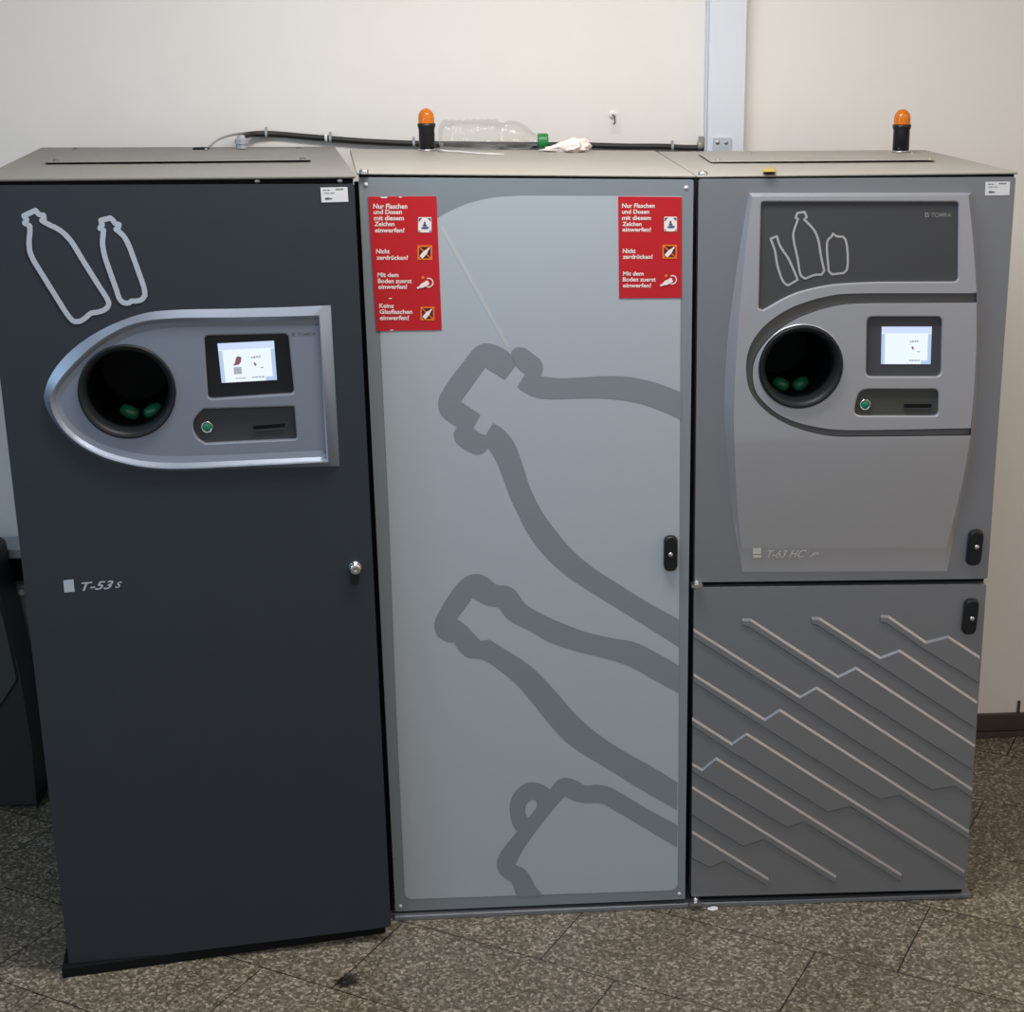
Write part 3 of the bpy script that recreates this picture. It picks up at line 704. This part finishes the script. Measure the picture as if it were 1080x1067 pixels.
# ------------------------------------------------------------------ silver machine on the right
RM = root('bottle_return_machine', FR.at((.33, 0)), 'silver bottle and can return machine with ribbed lower door, rightmost of the three', 'bottle return machine')
quad_body(FR, [(735, 186), (1073, 183), (1019, 941), (727, 949)], .69, 'carcass', RM, 'silver', inset=.004)
cR = FR.uv(844.4, 386.7, .018); RR = (FR.uv(888.4, 386.7, .018)-FR.uv(800.4, 386.7, .018)).length/2
UQ = [(737, 188.8), (1071.5, 186.5), (1041.5, 610.2), (732.5, 614)]
du = door(FR, UQ, RM, 'upper_door', 'silver', [circle(cR, RR*.96)], r=.006, bevel=.005)
LQ2 = [(732, 619.5), (1040.5, 616), (1018, 937.5), (729, 945.5)]
OF = .018
pl_t = [(797, 206.5), (1021, 205.5)]
left_out = [(790, 203.5), (782.5, 247.5), (772.8, 313), (767, 362), (763.8, 440), (767.5, 487), (773, 544), (783, 603)]
left_in = [(793.5, 207.5), (788, 247.5), (781.5, 313), (777.5, 362), (774, 440), (775.5, 487), (779, 544), (783, 580)]
right_in = [(1021.5, 206.5), (1026.5, 257), (1030, 308)], [(1023.8, 459), (1017, 503), (1007.6, 547), (1000, 580)]
right_out = [(1024, 203), (1029.5, 257), (1032.5, 310), (1031, 400), (1027, 459), (1019.5, 503), (1010, 547), (999, 602)]
g_out = Z([(1008, 33), (760, 33), (560, 34), (480, 38), (380, 60), (290, 95), (210, 150), (160, 210), (137, 270), (133, 330), (142, 390), (165, 435), (220, 490), (300, 535), (400, 566), (480, 577), (600, 577), (985, 573)], 3.6, 750, 300)
g_in = Z([(1008, 68), (760, 70), (580, 71), (500, 76), (400, 100), (310, 137), (240, 185), (190, 240), (163, 295), (158, 340), (166, 395), (188, 432), (250, 488), (330, 524), (430, 546), (500, 552), (610, 552), (986, 545)], 3.6, 750, 300)
go = [FR.uv(p.x, p.y, OF) for p in resample(spline(g_out, 8), 90)]
gi = [FR.uv(p.x, p.y, OF) for p in resample(spline(g_in, 8), 90)]
LI = [FR.uv(p.x, p.y, OF) for p in spline(left_in, 5)]
RI0 = [FR.uv(p.x, p.y, OF) for p in spline(right_in[0], 5)]; RI1 = [FR.uv(p.x, p.y, OF) for p in spline(right_in[1], 5)]
disp_px = Z([(126, 88), (930, 88), (928, 413)], 3.857, 770, 190)
disp = rounded([FR.uv(x, y, OF) for x, y in disp_px]+[FR.uv(p.x, p.y, OF) for p in spline(Z([(600, 414), (470, 420), (400, 427), (330, 441), (270, 458), (220, 480), (180, 502), (135, 528)], 3.857, 770, 190), 4)]+[FR.uv(*Z([(116, 522)], 3.857, 770, 190)[0], OF)], [.008, .008, .010]+[0]*29+[.003])
scR = rounded(FR.uvs(Z([(592, 122), (878, 122), (874, 350), (588, 350)], 3.6, 750, 300), OF), .013)
ctR = rounded(FR.uvs(Z([(562, 397), (864, 397), (864, 499), (538, 499)], 3.6, 750, 300), OF), [.020, .012, .012, .020])
g = G()
partA = RI0+go[1:-1]+RI1+list(reversed(LI))
# keep the loop simple: RI0 runs down to the start of the groove, go runs round it, RI1 down to the foot
g.fill(FR, partA, [lip(disp)], OF)
recess(g, FR, disp, OF, .006)
def side_shift(curve, d):
    out = []
    for i, p in enumerate(curve):
        t = (curve[min(i+1, len(curve)-1)]-curve[max(i-1, 0)]).normalized(); out.append(p+Vector((-t.y, t.x))*d)
    return out
go_l, gi_l = side_shift(go, -.0028), side_shift(gi, .0028)
g.wall(FR, go, OF, go_l, OF-.003, closed=False, smooth=True); g.wall(FR, go_l, OF-.003, go_l, OF-.0088, closed=False)
partB = gi+[FR.uv(1026.8, 419, OF), FR.uv(1029.8, 365, OF)]
g.fill(FR, partB, [circle(cR, RR), lip(scR), lip(ctR)], OF); recess(g, FR, scR, OF, .0088); recess(g, FR, ctR, OF, .0086); recess(g, FR, circle(cR, RR), OF, .014, False)
g.wall(FR, circle(cR, RR*1.035), OF, circle(cR, RR*1.015), OF+.003, smooth=True); g.wall(FR, circle(cR, RR*1.015), OF+.003, circle(cR, RR), OF+.001, smooth=True)
g.wall(FR, gi, OF, gi_l, OF-.003, closed=False, smooth=True); g.wall(FR, gi_l, OF-.003, gi_l, OF-.0088, closed=False)
# sides
nn = 60
lo = [FR.uv(p.x, p.y, 0) for p in resample(spline(left_out, 5), nn)]; li = resample(LI, nn)
g.wall(FR, lo, .0003, li, OF, closed=False, smooth=True)
ro = [FR.uv(p.x, p.y, 0) for p in resample(spline(right_out, 5), nn)]
ri = resample(RI0+[FR.uv(1029.8, 365, OF), FR.uv(1026.8, 419, OF)]+RI1, nn)
g.wall(FR, ro, .0003, ri, OF, closed=False, smooth=True)
g.wall(FR, [lo[0], ro[0]], .0003, [li[0], ri[0]], OF, closed=False); g.wall(FR, [lo[-1], ro[-1]], .0003, [li[-1], ri[-1]], OF, closed=False)
RF = g.build('fascia', 'silver_fascia', RM, weld=False)
# below the groove the moulding leans back to meet the door
z0, zb_ = FR.uv(900, 463, OF).y, FR.uv(900, 601, 0).y
def lean(z): return 1.0 if z >= z0 else max(.06, 1-.94*((z0-z)/(z0-zb_))**1.15)
bm = bmesh.new(); bm.from_mesh(RF.data); b0 = base_of(RF.parent)
for k in range(10):
    bmesh.ops.bisect_plane(bm, geom=bm.verts[:]+bm.edges[:]+bm.faces[:], plane_co=(0, 0, z0+(zb_-z0)*k/10-b0.z), plane_no=(0, 0, 1))
for v in bm.verts:
    z = v.co.z+b0.z; of_ = (v.co+b0-FR.O).dot(FR.N)
    if z < z0-1e-5 and of_ > .0004: v.co -= FR.N*(of_*(1-lean(z)))
bm.normal_update()
for f in bm.faces:
    if abs(f.normal.dot(FR.N)) > .97: f.smooth = True
bm.to_mesh(RF.data); bm.free(); RF['label'] = 'raised silver fascia with curved groove'
g = G(); g.wall(FR, go, OF-.0085, gi, OF-.0085, closed=False); gr = g.build('groove_floor', 'groove', RF)
g = G(); g.fill(FR, disp, (), OF-.0055); g.build('display_panel', 'display', RF)
g = G(); g.fill(FR, scR, (), OF-.0085); g.build('screen_surround', 'display', RF)
g = G(); g.fill(FR, ctR, (), OF-.0082); g.build('control_panel', 'control_r', RF)
screen(FR, Z([(648, 160), (838, 160), (833, 302), (645, 302)], 3.6, 750, 300), OF-.0072, RF, False)
button(FR, 912, 426.4, 5.9, OF-.0082, RF)
slot(FR, Z([(732, 453), (838, 453), (836, 468), (732, 468)], 3.6, 750, 300), OF-.0082, RF)
intake(FR, (844.4, 386.7), 43.6, OF, .012, RF, .83, -.06)
zz = lambda p: Z(p, 3.857, 770, 190)
strokes(FR, 'bottle_pictogram', 'pict_grey', RF, [
    zz([(165, 238), (190, 228), (205, 270), (235, 315), (252, 350), (275, 405), (235, 428), (218, 415), (192, 345), (183, 290), (165, 238)]),
    zz([(276, 158), (267, 152), (274, 133), (303, 129), (312, 150), (302, 160), (340, 200), (358, 240), (370, 310), (383, 368), (372, 384), (345, 385), (328, 391), (305, 400), (288, 387), (275, 320), (258, 240), (258, 212), (276, 158)])], 2.3, OF-.0050, (850, 260))
strokes(FR, 'can_pictogram', 'pict_grey', RF, [zz([(400, 240), (412, 230), (418, 217), (434, 228), (457, 229), (470, 243), (476, 360), (463, 377), (415, 383), (401, 370), (394, 260), (400, 240)])], 2.3, OF-.0050, (850, 260))
o_ = OF-.0050
g = G(); put_text(g, FR, 'TOMRA', [(982, 224.4), (1003.5, 224.4), (1003.5, 228.8), (982, 228.8)], o_, .008)
g.wall(FR, FR.uvs([(975.5, 224.3), (979.5, 224.3), (979.5, 228.9), (975.5, 228.9)], o_), o_, FR.uvs([(976.6, 225.4), (978.4, 225.4), (978.4, 227.8), (976.6, 227.8)], o_), o_); g.build('maker_logo', 'logo_mid', RF)
o_ = OF*lean(FR.uv(830, 583, .003).y)+.0012
g = G(); g.fill(FR, FR.uvs([(794, 577.8), (802.7, 577.6), (802.7, 584.2), (794, 584.4)], o_), (), o_); g.fill(FR, FR.uvs([(794, 585.2), (802.7, 585), (802.7, 588), (794, 588.2)], o_), (), o_)
put_text(g, FR, 'T-63 HC', [(809.5, 580.2), (851, 579.6), (849, 587.2), (809, 588)], o_, .006, .35); put_text(g, FR, 'P', [(855.5, 582), (864, 582), (862.5, 587.2), (854, 587.2)], o_, .006, .35)
mb = g.build('model_badge', 'badge_dim', RF); mb['label'] = 'faint printed model badge'
sticker(FR, [(1039.6, 191.7), (1065.5, 191.5), (1064.6, 205.8), (1039, 206.1)], du, False)
pill_handle(FR, 1027.3, 576.5, 15.5, 37, du, (1030.3, 577), .04)

# lower door with stepped ribs
ld = door(FR, LQ2, RM, 'lower_door', 'silver', r=.005, bevel=.003)
z1 = lambda p: Z(p, 3.273, 720, 610)
z2 = lambda p: Z(p, 3.273, 720, 770)
ribs = [  # bright upper edge, dark lower edge
 ([(928.7, 650), (937, 650.6), (976.6, 677.8), (1000, 671.7), (1036.3, 695.5)], [(928.7, 655.5), (935, 656.5), (975, 684.5), (1034.5, 721)]),
 (z1([(445, 138), (472, 139), (682, 275), (748, 250), (1026, 435)]), [(856.5, 657.5), (862, 658.5), (927, 701), (1031.5, 769)]),
 (z1([(205, 143), (235, 144), (537, 340), (598, 310), (1018, 585)]), [(783, 659), (790, 660.5), (882.5, 721), (1028.5, 813)]),
 (z1([(38, 178), (405, 410), (462, 378)])+z2([(1010, 212)]), [(731.5, 671.5), (842, 742), (982.8, 832.6), (1007, 828.5), (1028, 842)]),
 (z1([(38, 333), (283, 488), (335, 455)])+z2([(998, 357)]), [(731.5, 718.5), (805, 766), (927.8, 842.4), (949, 837.8), (1024, 886)]),
 (z1([(33, 485), (170, 572), (220, 537)])+z2([(982, 495)]), [(730.5, 765), (770.5, 791.5), (872.8, 855.5), (897.2, 850), (1018.5, 927)]),
 (z2([(33, 118), (68, 138), (115, 98), (755, 500)]), [(730.5, 813), (739, 818.5), (830, 871.7), (848, 866), (949, 928.5)]),
 (z2([(33, 198), (530, 507)]), [(730, 859), (784, 892), (805.5, 884.6), (880, 930.5)]),
 (z2([(33, 352), (297, 515)]), [(730, 904.4), (749, 914), (764, 907.5), (808.5, 933)]),
]
RIBH = .0042
for top, bot in ribs:
    if top[-1][0] > 1015: top, bot = top[:-1]+[(top[-1][0]-3, top[-1][1]-1.9)], bot[:-1]+[(bot[-1][0]-3, bot[-1][1]-1.9)]
    g = G()
    t1 = resample([(x, y-2.0) for x, y in top], 2) and [FR.uv(x, y-2.0, 0) for x, y in top]
    t2 = [FR.uv(x, y+1.2, RIBH) for x, y in top]
    bt_ = [FR.uv(x, y, RIBH) for x, y in bot]; bb = [FR.uv(x, y+.5, 0)-Vector((0, .001)) for x, y in bot]
    g.wall(FR, t1, .0003, t2, RIBH, closed=False)
    g.fill(FR, t2+list(reversed(bt_)), (), RIBH)
    g.wall(FR, bt_, RIBH, bb, .0003, closed=False)
    g.add([FR.at(t1[0], .0003), FR.at(t2[0], RIBH), FR.at(bt_[0], RIBH), FR.at(bb[0], .0003)], [(0, 1, 2, 3)])
    g.add([FR.at(t1[-1], .0003), FR.at(t2[-1], RIBH), FR.at(bt_[-1], RIBH), FR.at(bb[-1], .0003)], [(0, 1, 2, 3)])
    g.build('raised_rib', 'silver', ld)
pill_handle(FR, 1022.5, 649, 15, 37, ld, (1025.3, 652.5), .04)
for x, y, p in ((734.5, 616.2, RM), (733.5, 950.5, RM)):
    g = G(); c = FR.px(x, y, .004); g.box(c-Vector((.012, .012, .004)), c+Vector((.012, .012, .003))); g.lathe(c, (0, 0, 1), (1, 0, 0), (0, 1, 0), [(0, .006), (.009, .006), (.010, .0001)], 14); g.build('hinge_pin', 'steel', p)
a, b = H0.px(727, 957.5), H0.px(1024, 947)
dn = -FR.N*.66
g = G(); g.hexa([a, b, b+dn, a+dn], [p+Vector((0, 0, .012)) for p in (a, b, b+dn, a+dn)]); g.build('base_rail', 'silver', RM, bevel=.002)
RL_, ft, bk = lid('top_cover', RM, FR, [(735, 185.3), (1074, 181)], [(735, 187.5), (1074, 183.8)], [(693.5, 159.8), (976, 158)], .70, 'lid')
lpR = lid_px(ft, bk)
g = G(); q = [(750, 170.8), (986, 168.8), (964, 161.2), (737, 162.6)]
g.hexa([lpR(x, y, .0005) for x, y in q], [lpR(x, y, .003) for x, y in q]); g.build('access_plate', 'lid', RL_, bevel=.001)
for x, y in ((757, 168.8), (981, 168), (962, 162), (790, 163)):
    g = G(); g.lathe(lpR(x, y, .003), (0, 0, 1), (1, 0, 0), (0, 1, 0), [(0, .006), (.002, .0055), (.0035, .0025), (.0036, .0001)], 14); g.build('screw', 'fitting', RL_)
g = G(); q = [(804.5, 181.3), (818, 181.1), (817.5, 176.8), (805, 177)]
g.hexa([lpR(x, y, .0002) for x, y in q], [lpR(x, y, .007) for x, y in q]); tg = g.build('ochre_tag', 'brass', RL_, bevel=.001); tg['label'] = 'small ochre tag'
g = G(); g.prism(FR, FR.uvs([(737, 187), (1072, 183.5), (1071, 190), (737, 191)]), -.03, -.012); g.build('gap_shade_strip', 'black_gap', RM)  # this and the next two: added black strips for shade in the door gaps
g = G(); g.prism(FR, FR.uvs([(733, 611), (1041, 608), (1040, 619), (733, 622)]), -.03, -.019); g.build('gap_shade_strip', 'black_gap', RM)
g = G(); g.prism(FR, FR.uvs([(730, 943), (1017, 935), (1016.5, 944), (729, 952)]), -.03, -.016); g.build('gap_shade_strip', 'black_gap', RM)
g = G(); g.lathe(FR.px(741, 185.5, -.02), (0, 0, 1), (1, 0, 0), (0, 1, 0), [(0, .010), (.008, .010), (.010, .006), (.010, .0001)], 16); g.build('hinge_pin', 'steel', RM)

# ------------------------------------------------------------------ things on the tops
def beacon(base, label):
    r = root('warning_beacon', base, label, 'warning light', 'amber warning beacons on the cabinet tops')
    X, Y, Zv = (1, 0, 0), (0, 1, 0), (0, 0, 1)
    g = G(); g.lathe(base, Zv, X, Y, [(0, .023), (.003, .023), (.005, .020)], 28, cap0=True, cap1=True); g.build('foot_ring', 'steel', r)
    g = G(); g.lathe(base, Zv, X, Y, [(.004, .0195), (.050, .0195), (.055, .0205), (.058, .022), (.064, .022), (.065, .020)], 28, cap0=True, cap1=True); g.build('socket', 'black_plastic', r)
    g = G(); g.lathe(base, Zv, X, Y, [(.0655, .0195), (.080, .0192), (.088, .0175), (.095, .013), (.099, .007), (.1005, .0001)], 28); g.build('lens', 'lens', r)
    return r
def on_lid(lp, x, y, h=0.0): return lp(x, y, h)
pb = FC.px(451, 154.6, -.60); zC = lpC(451, 157).z
bpos = lpC(451, 157.0, .0005); bpos = Vector((bpos.x, min(bpos.y, .66), bpos.z))
beacon(bpos, 'amber warning beacon on the middle cabinet, beside the clear plastic bottle')
bpos2 = lpR(949.8, 160.4, .0005)
beacon(bpos2, 'amber warning beacon standing alone on the silver machine')

# clear bottle lying on the middle cabinet
lz = lpC(520, 158.5, .0015)
BY = lz.y
def at_depth(x, y, yy):
    d = ray(x, y); t = (yy-CAM.y)/d.y; return CAM+d*t
p0 = at_depth(463, 141, BY); s_px = (at_depth(560, 141, BY)-p0).length/97
bottle = root('plastic_bottle', Vector((at_depth(515, 141, BY).x, BY, lz.z)), 'clear empty plastic bottle with green cap lying on the middle cabinet', 'bottle')
prof = [(462, 3), (462.5, 8), (464, 12), (467, 15)]
x = 470.0
while x < 525: prof.append((x, 15.7+.6*math.cos((x-470)/7.6*2*math.pi))); x += 1.2
prof += [(526, 13.6), (529, 12.4), (532, 13.4), (536, 15.2), (542, 15.9), (548, 15.2), (553, 13), (558, 10), (562, 7.2), (565, 6), (570, 5.8)]
g = G(); rings = []; n = 40
for x, r in prof:
    bend = max(0, (x-526)/44)
    c = Vector((at_depth(x, 141, BY).x, BY, lz.z+16.3*s_px-bend**1.4*7.5*s_px))
    ring = []
    for k in range(n):
        a = 2*math.pi*k/n; w = 1+.03*math.sin(6*a+x*.12)*(1 if 466 < x < 552 else 0)
        v = c+Vector((0, math.cos(a), math.sin(a)))*r*s_px*w
        v.z = max(v.z, lz.z+.0008); ring.append(v)
    rings.append(ring)
vs = [v for r_ in rings for v in r_]
g.add(vs, [(j*n+i, j*n+(i+1) % n, (j+1)*n+(i+1) % n, (j+1)*n+i) for j in range(len(rings)-1) for i in range(n)], True)
g.add(rings[0], [list(range(n))], True)
g.build('bottle_body', 'pet', bottle)
cc = Vector((at_depth(567.3, 141, BY).x, BY, lz.z+16.3*s_px-7.6*s_px))
g = G(); R_ = 7.9*s_px; g.lathe(cc, (1, 0, 0), (0, 1, 0), (0, 0, 1), [(0, R_*.96), (.003, R_), (.022, R_), (.025, R_*.9), (.0255, .0001)], 36, smooth=False); g.build('cap', 'cap_green', bottle)

# crumpled tissue beside the cap
tp = lpC(604, 160.5, .0015)
g = G(); bm = bmesh.new(); bmesh.ops.create_icosphere(bm, subdivisions=4, radius=1)
for v in bm.verts:
    p = v.co.copy(); d = 1+.38*noise.noise(p*2.1+Vector((3, 1, 2)))+.22*noise.noise(p*5.3)
    x = p.x*d*.043; tail = max(0, -p.x)
    v.co = Vector((x-.035*tail**2.2, p.y*d*.032*(1-.55*tail), max(0.0006, (p.z*d*.019*(1-.62*tail)+.015*(1-.5*tail)))))
k = {v: i for i, v in enumerate(bm.verts)}
g.add([v.co+tp for v in bm.verts], [[k[v] for v in f.verts] for f in bm.faces], True); bm.free()
tag(g.build('crumpled_tissue', 'tissue', loc=tp), 'crumpled pinkish white tissue beside the green bottle cap', 'tissue')

# white string under the bottle
g = G(); g.tube([lpC(x, y, .0045) for x, y in ((462, 158.2), (470, 159.2), (485, 160), (500, 161.3), (515, 162.2), (532, 162.6))], [.0035, .0022, .0019, .0018, .0017, .0012], 8)
sp_ = lpC(495, 161); tag(g.build('string', 'tie', loc=sp_), 'thin white string lying in front of the clear bottle', 'string')

# cables along the wall
WY = WALL_Y-.012
cb = root('black_cable', at_depth(450, 151, WY), 'thick black cable running along the wall behind the machine tops', 'cable')
path = spline([at_depth(x, y, yy) for x, y, yy in ((253, 145.5, .80), (258, 143.2, .83), (266, 141.5, .86), (285, 141.2, WY), (330, 144.8, WY), (380, 148.8, WY), (440, 151.5, WY), (520, 152.5, WY), (580, 153, WY), (620, 153.3, WY), (660, 154.4, WY), (700, 154.6, WY), (722, 155.8, WY), (742, 156, WY))], 6)
g = G(); g.tube(path, .0075, 12); g.build('hose', 'cable', cb)
def tie(x, y, m_='tie', w=.006, r=.0095):
    c = at_depth(x, y, WY); g = G(); g.lathe(c-Vector((w/2, 0, 0)), (1, 0, 0), (0, 1, 0), (0, 0, 1), [(0, .007), (0, r), (w, r), (w, .007)], 16, smooth=False); g.box(c+Vector((-w/2, -.004, .006)), c+Vector((w/2, .003, .017))); o = g.build('cable_tie', m_, cb); return o
for x, y, mm_ in ((281, 141.2, 'gland'), (344, 145.7, 'tie'), (348.5, 146.2, 'gland'), (436.5, 151.2, 'gland'), (709, 155, 'gland')): tie(x, y, mm_)
c = at_depth(739.5, 153, WY)
g = G(); g.lathe(c-Vector((.010, 0, 0)), (1, 0, 0), (0, 1, 0), (0, 0, 1), [(0, .009), (.002, .012), (.012, .012), (.013, .0105), (.019, .0105)], 20, cap0=True, cap1=True); g.box(c+Vector((-.006, -.008, .008)), c+Vector((.006, .008, .022))); g.build('end_fitting', 'fitting', cb)
tc_ = root('grey_cable', at_depth(240, 146, .80), 'thin grey cable arching off the top of the charcoal machine to the wall', 'cable')
g = G(); g.tube(spline([lp(217, 157.3, .008)]+[at_depth(x, y, yy) for x, y, yy in ((221, 154.5, .74), (228, 148.5, .76), (238, 144, .80), (250, 141.2, .85), (264, 139.8, .875))], 6), .003, 8); g.build('wire', 'grey_cable', tc_)
c = lp(212, 157.6, .003); g = G(); g.lathe(c, (0, 0, 1), (1, 0, 0), (0, 1, 0), [(0, .020), (.003, .020), (.005, .016)], 20, cap1=True); g.build('rubber_grommet', 'black_gap', tc_)

# ------------------------------------------------------------------ left background
FB = vface((0, .75, 0), 0.0)
bn = root('waste_container', FB.px(0, 800)*1.0, 'dark grey plastic container with sloping side, left of the charcoal machine', 'container')
bn.location.z = 0
def zc(p): return Vector((p.x, max(0.0, p.y)))
def fb(x, y): return FB.uv(x, y, 0)
zb = .012
ow = [fb(-90, 566), fb(-2, 569), fb(5, 573), fb(20, 630), fb(34, 690), fb(46, 762), fb(52, 836)]
ow += [Vector((ow[-1].x, zb)), Vector((ow[0].x-.02, zb))]
g = G(); g.prism(FB, ow, 0, .13); g.build('shell', 'bin', bn, bevel=.006)
iw = rounded([fb(-85, 600), fb(13, 608), fb(22, 640), fb(34, 696), fb(8, 736), fb(-85, 780)], .012)
g = G(); g.wall(FB, iw, .1305, offset(iw, .006), .138); g.fill(FB, offset(iw, .006), (), .138); pn = g.build('front_panel', 'bin_panel', bn)
g = G(); g.prism(FB, [fb(-90, 560), fb(-3, 563.5), fb(6, 570), fb(9, 584), fb(4, 582), fb(-90, 576)], -.004, .142); g.build('rim', 'bin', bn, bevel=.004)
g = G(); g.box((ow[-1].x-.36, .50+.12, 0), (ow[-1].x-.02, .745, .0125)); g.build('base', 'black_gap', bn)
# low counter behind it
zt = FW.px(15, 578).z; FK = vface((0, .775, 0), 0.0)
zt = FK.px(15, 578).z; z1_, z2_ = FK.px(15, 588).z, FK.px(15, 615).z
ct = root('low_counter', (-.98, .83, 0), 'low pale grey counter against the wall behind the dark container', 'counter')
g = G(); g.box((-1.9, .765, z1_), (-.86, WALL_Y, zt)); g.build('worktop', 'counter', ct, bevel=.003)
g = G(); g.box((-1.9, .785, 0), (-.86, WALL_Y, z2_-.012)); g.build('front_board', 'counter', ct, bevel=.002)
g = G(); g.box((-1.9, .83, z2_-.012), (-.86, WALL_Y, z1_)); g.build('open_shelf', 'black_gap', ct)
g = G(); cpt = FK.px(23, 624); g.lathe(Vector((cpt.x, .785, cpt.z)), (0, -1, 0), (1, 0, 0), (0, 0, 1), [(0, .006), (.010, .006), (.012, .010), (.020, .009), (.021, .0001)], 16); g.build('knob', 'tie', ct)

# scrap on the floor
c = H0.px(751.5, 958.5, .0005)
g = G(); g.add([c+Vector(p) for p in ((-.012, -.004, .001), (.012, -.005, .0015), (.013, .004, .003), (.002, .003, .006), (-.011, .004, .002), (.001, -.009, .001))], [(0, 5, 3), (5, 1, 3), (1, 2, 3), (3, 4, 0), (0, 5, 1, 2, 4)])
tag(g.build('paper_scrap', 'trunking', loc=c), 'tiny pale scrap of paper on the floor below the silver machine', 'scrap')

# ------------------------------------------------------------------ light
w = bpy.data.worlds.new('world'); bpy.context.scene.world = w; w.use_nodes = True
nt = w.node_tree; bg = nt.nodes['Background']
tcw = nt.nodes.new('ShaderNodeTexCoord'); sx_ = nt.nodes.new('ShaderNodeSeparateXYZ'); nt.links.new(tcw.outputs['Generated'], sx_.inputs[0])
rw = nt.nodes.new('ShaderNodeMapRange'); rw.inputs['From Min'].default_value = -1; rw.inputs['From Max'].default_value = 1; nt.links.new(sx_.outputs['X'], rw.inputs['Value'])
cw = nt.nodes.new('ShaderNodeValToRGB'); e = cw.color_ramp.elements; e[0].position = 0; e[0].color = (.16, .22, .30, 1); e[1].position = .85; e[1].color = (.8, .62, .48, 1)
x = e.new(.3); x.color = (.62, .78, 1, 1); x = e.new(.56); x.color = (.86, .93, 1, 1); x = e.new(.68); x.color = (1, .88, .76, 1)
nt.links.new(rw.outputs[0], cw.inputs[0])
rz = nt.nodes.new('ShaderNodeMapRange'); rz.inputs['From Min'].default_value = -1; rz.inputs['From Max'].default_value = 1; nt.links.new(sx_.outputs['Z'], rz.inputs['Value'])
cz = nt.nodes.new('ShaderNodeValToRGB'); e = cz.color_ramp.elements; e[0].position = .385; e[0].color = (.05, .05, .05, 1); e[1].position = .9; e[1].color = (.15, .15, .15, 1)
x = e.new(.43); x.color = (.8, .8, .8, 1); x = e.new(.62); x.color = (.8, .8, .8, 1)
nt.links.new(rz.outputs[0], cz.inputs[0])
mw = nt.nodes.new('ShaderNodeMix'); mw.data_type = 'RGBA'; mw.blend_type = 'MULTIPLY'; mw.inputs['Factor'].default_value = 1
nt.links.new(cw.outputs[0], mw.inputs['A']); nt.links.new(cz.outputs[0], mw.inputs['B']); nt.links.new(mw.outputs['Result'], bg.inputs['Color'])
bg.inputs['Strength'].default_value = .74
def area(name, loc, target, sx, sy_, power, col):
    l = bpy.data.lights.new(name, 'AREA'); l.shape = 'RECTANGLE'; l.size = sx; l.size_y = sy_; l.energy = power; l.color = col
    o = link(bpy.data.objects.new(name, l)); o.location = loc
    o.rotation_euler = (Vector(target)-Vector(loc)).to_track_quat('-Z', 'Y').to_euler(); return o
area('ceiling_and_fill_light', (.35, -.45, 2.85), (.35, -.45, 0), 1.3, .35, 39, (1, .955, .91))
for x_, pw, c_ in ((-1.9, 5, (.70, .85, 1)), (2.4, 8, (1, .82, .62)), (3.7, 3, (1, .78, .58))):
    area('ceiling_and_fill_light', (x_, -.8, 2.85), (x_, -.8, 0), .9, .4, pw, c_)
for x_, c_ in ((-1.7, (.80, .90, 1)), (.6, (1, .98, .95)), (3.0, (1, .85, .68))):
    area('ceiling_and_fill_light', (x_, -3.6, 2.85), (x_, -3.6, 0), 1.2, .6, 15, c_)  # unseen front row, added as fill for the lower faces
area('ceiling_and_fill_light', (5.0, -2.0, 2.85), (5.0, -2.0, 0), 1.4, .9, 34, (1, .82, .66))  # unseen lamp added to brighten the upper edges of the ribs
area('daylight_window', (-3.0, -2.3, 2.3), (-1.0, .9, 1.7), 1.0, 1.2, 15, (.54, .77, 1))

vs = bpy.context.scene.view_settings
vs.view_transform = 'Standard'; vs.look = 'None'; vs.gamma = 1; vs.use_curve_mapping = False; vs.exposure = 0
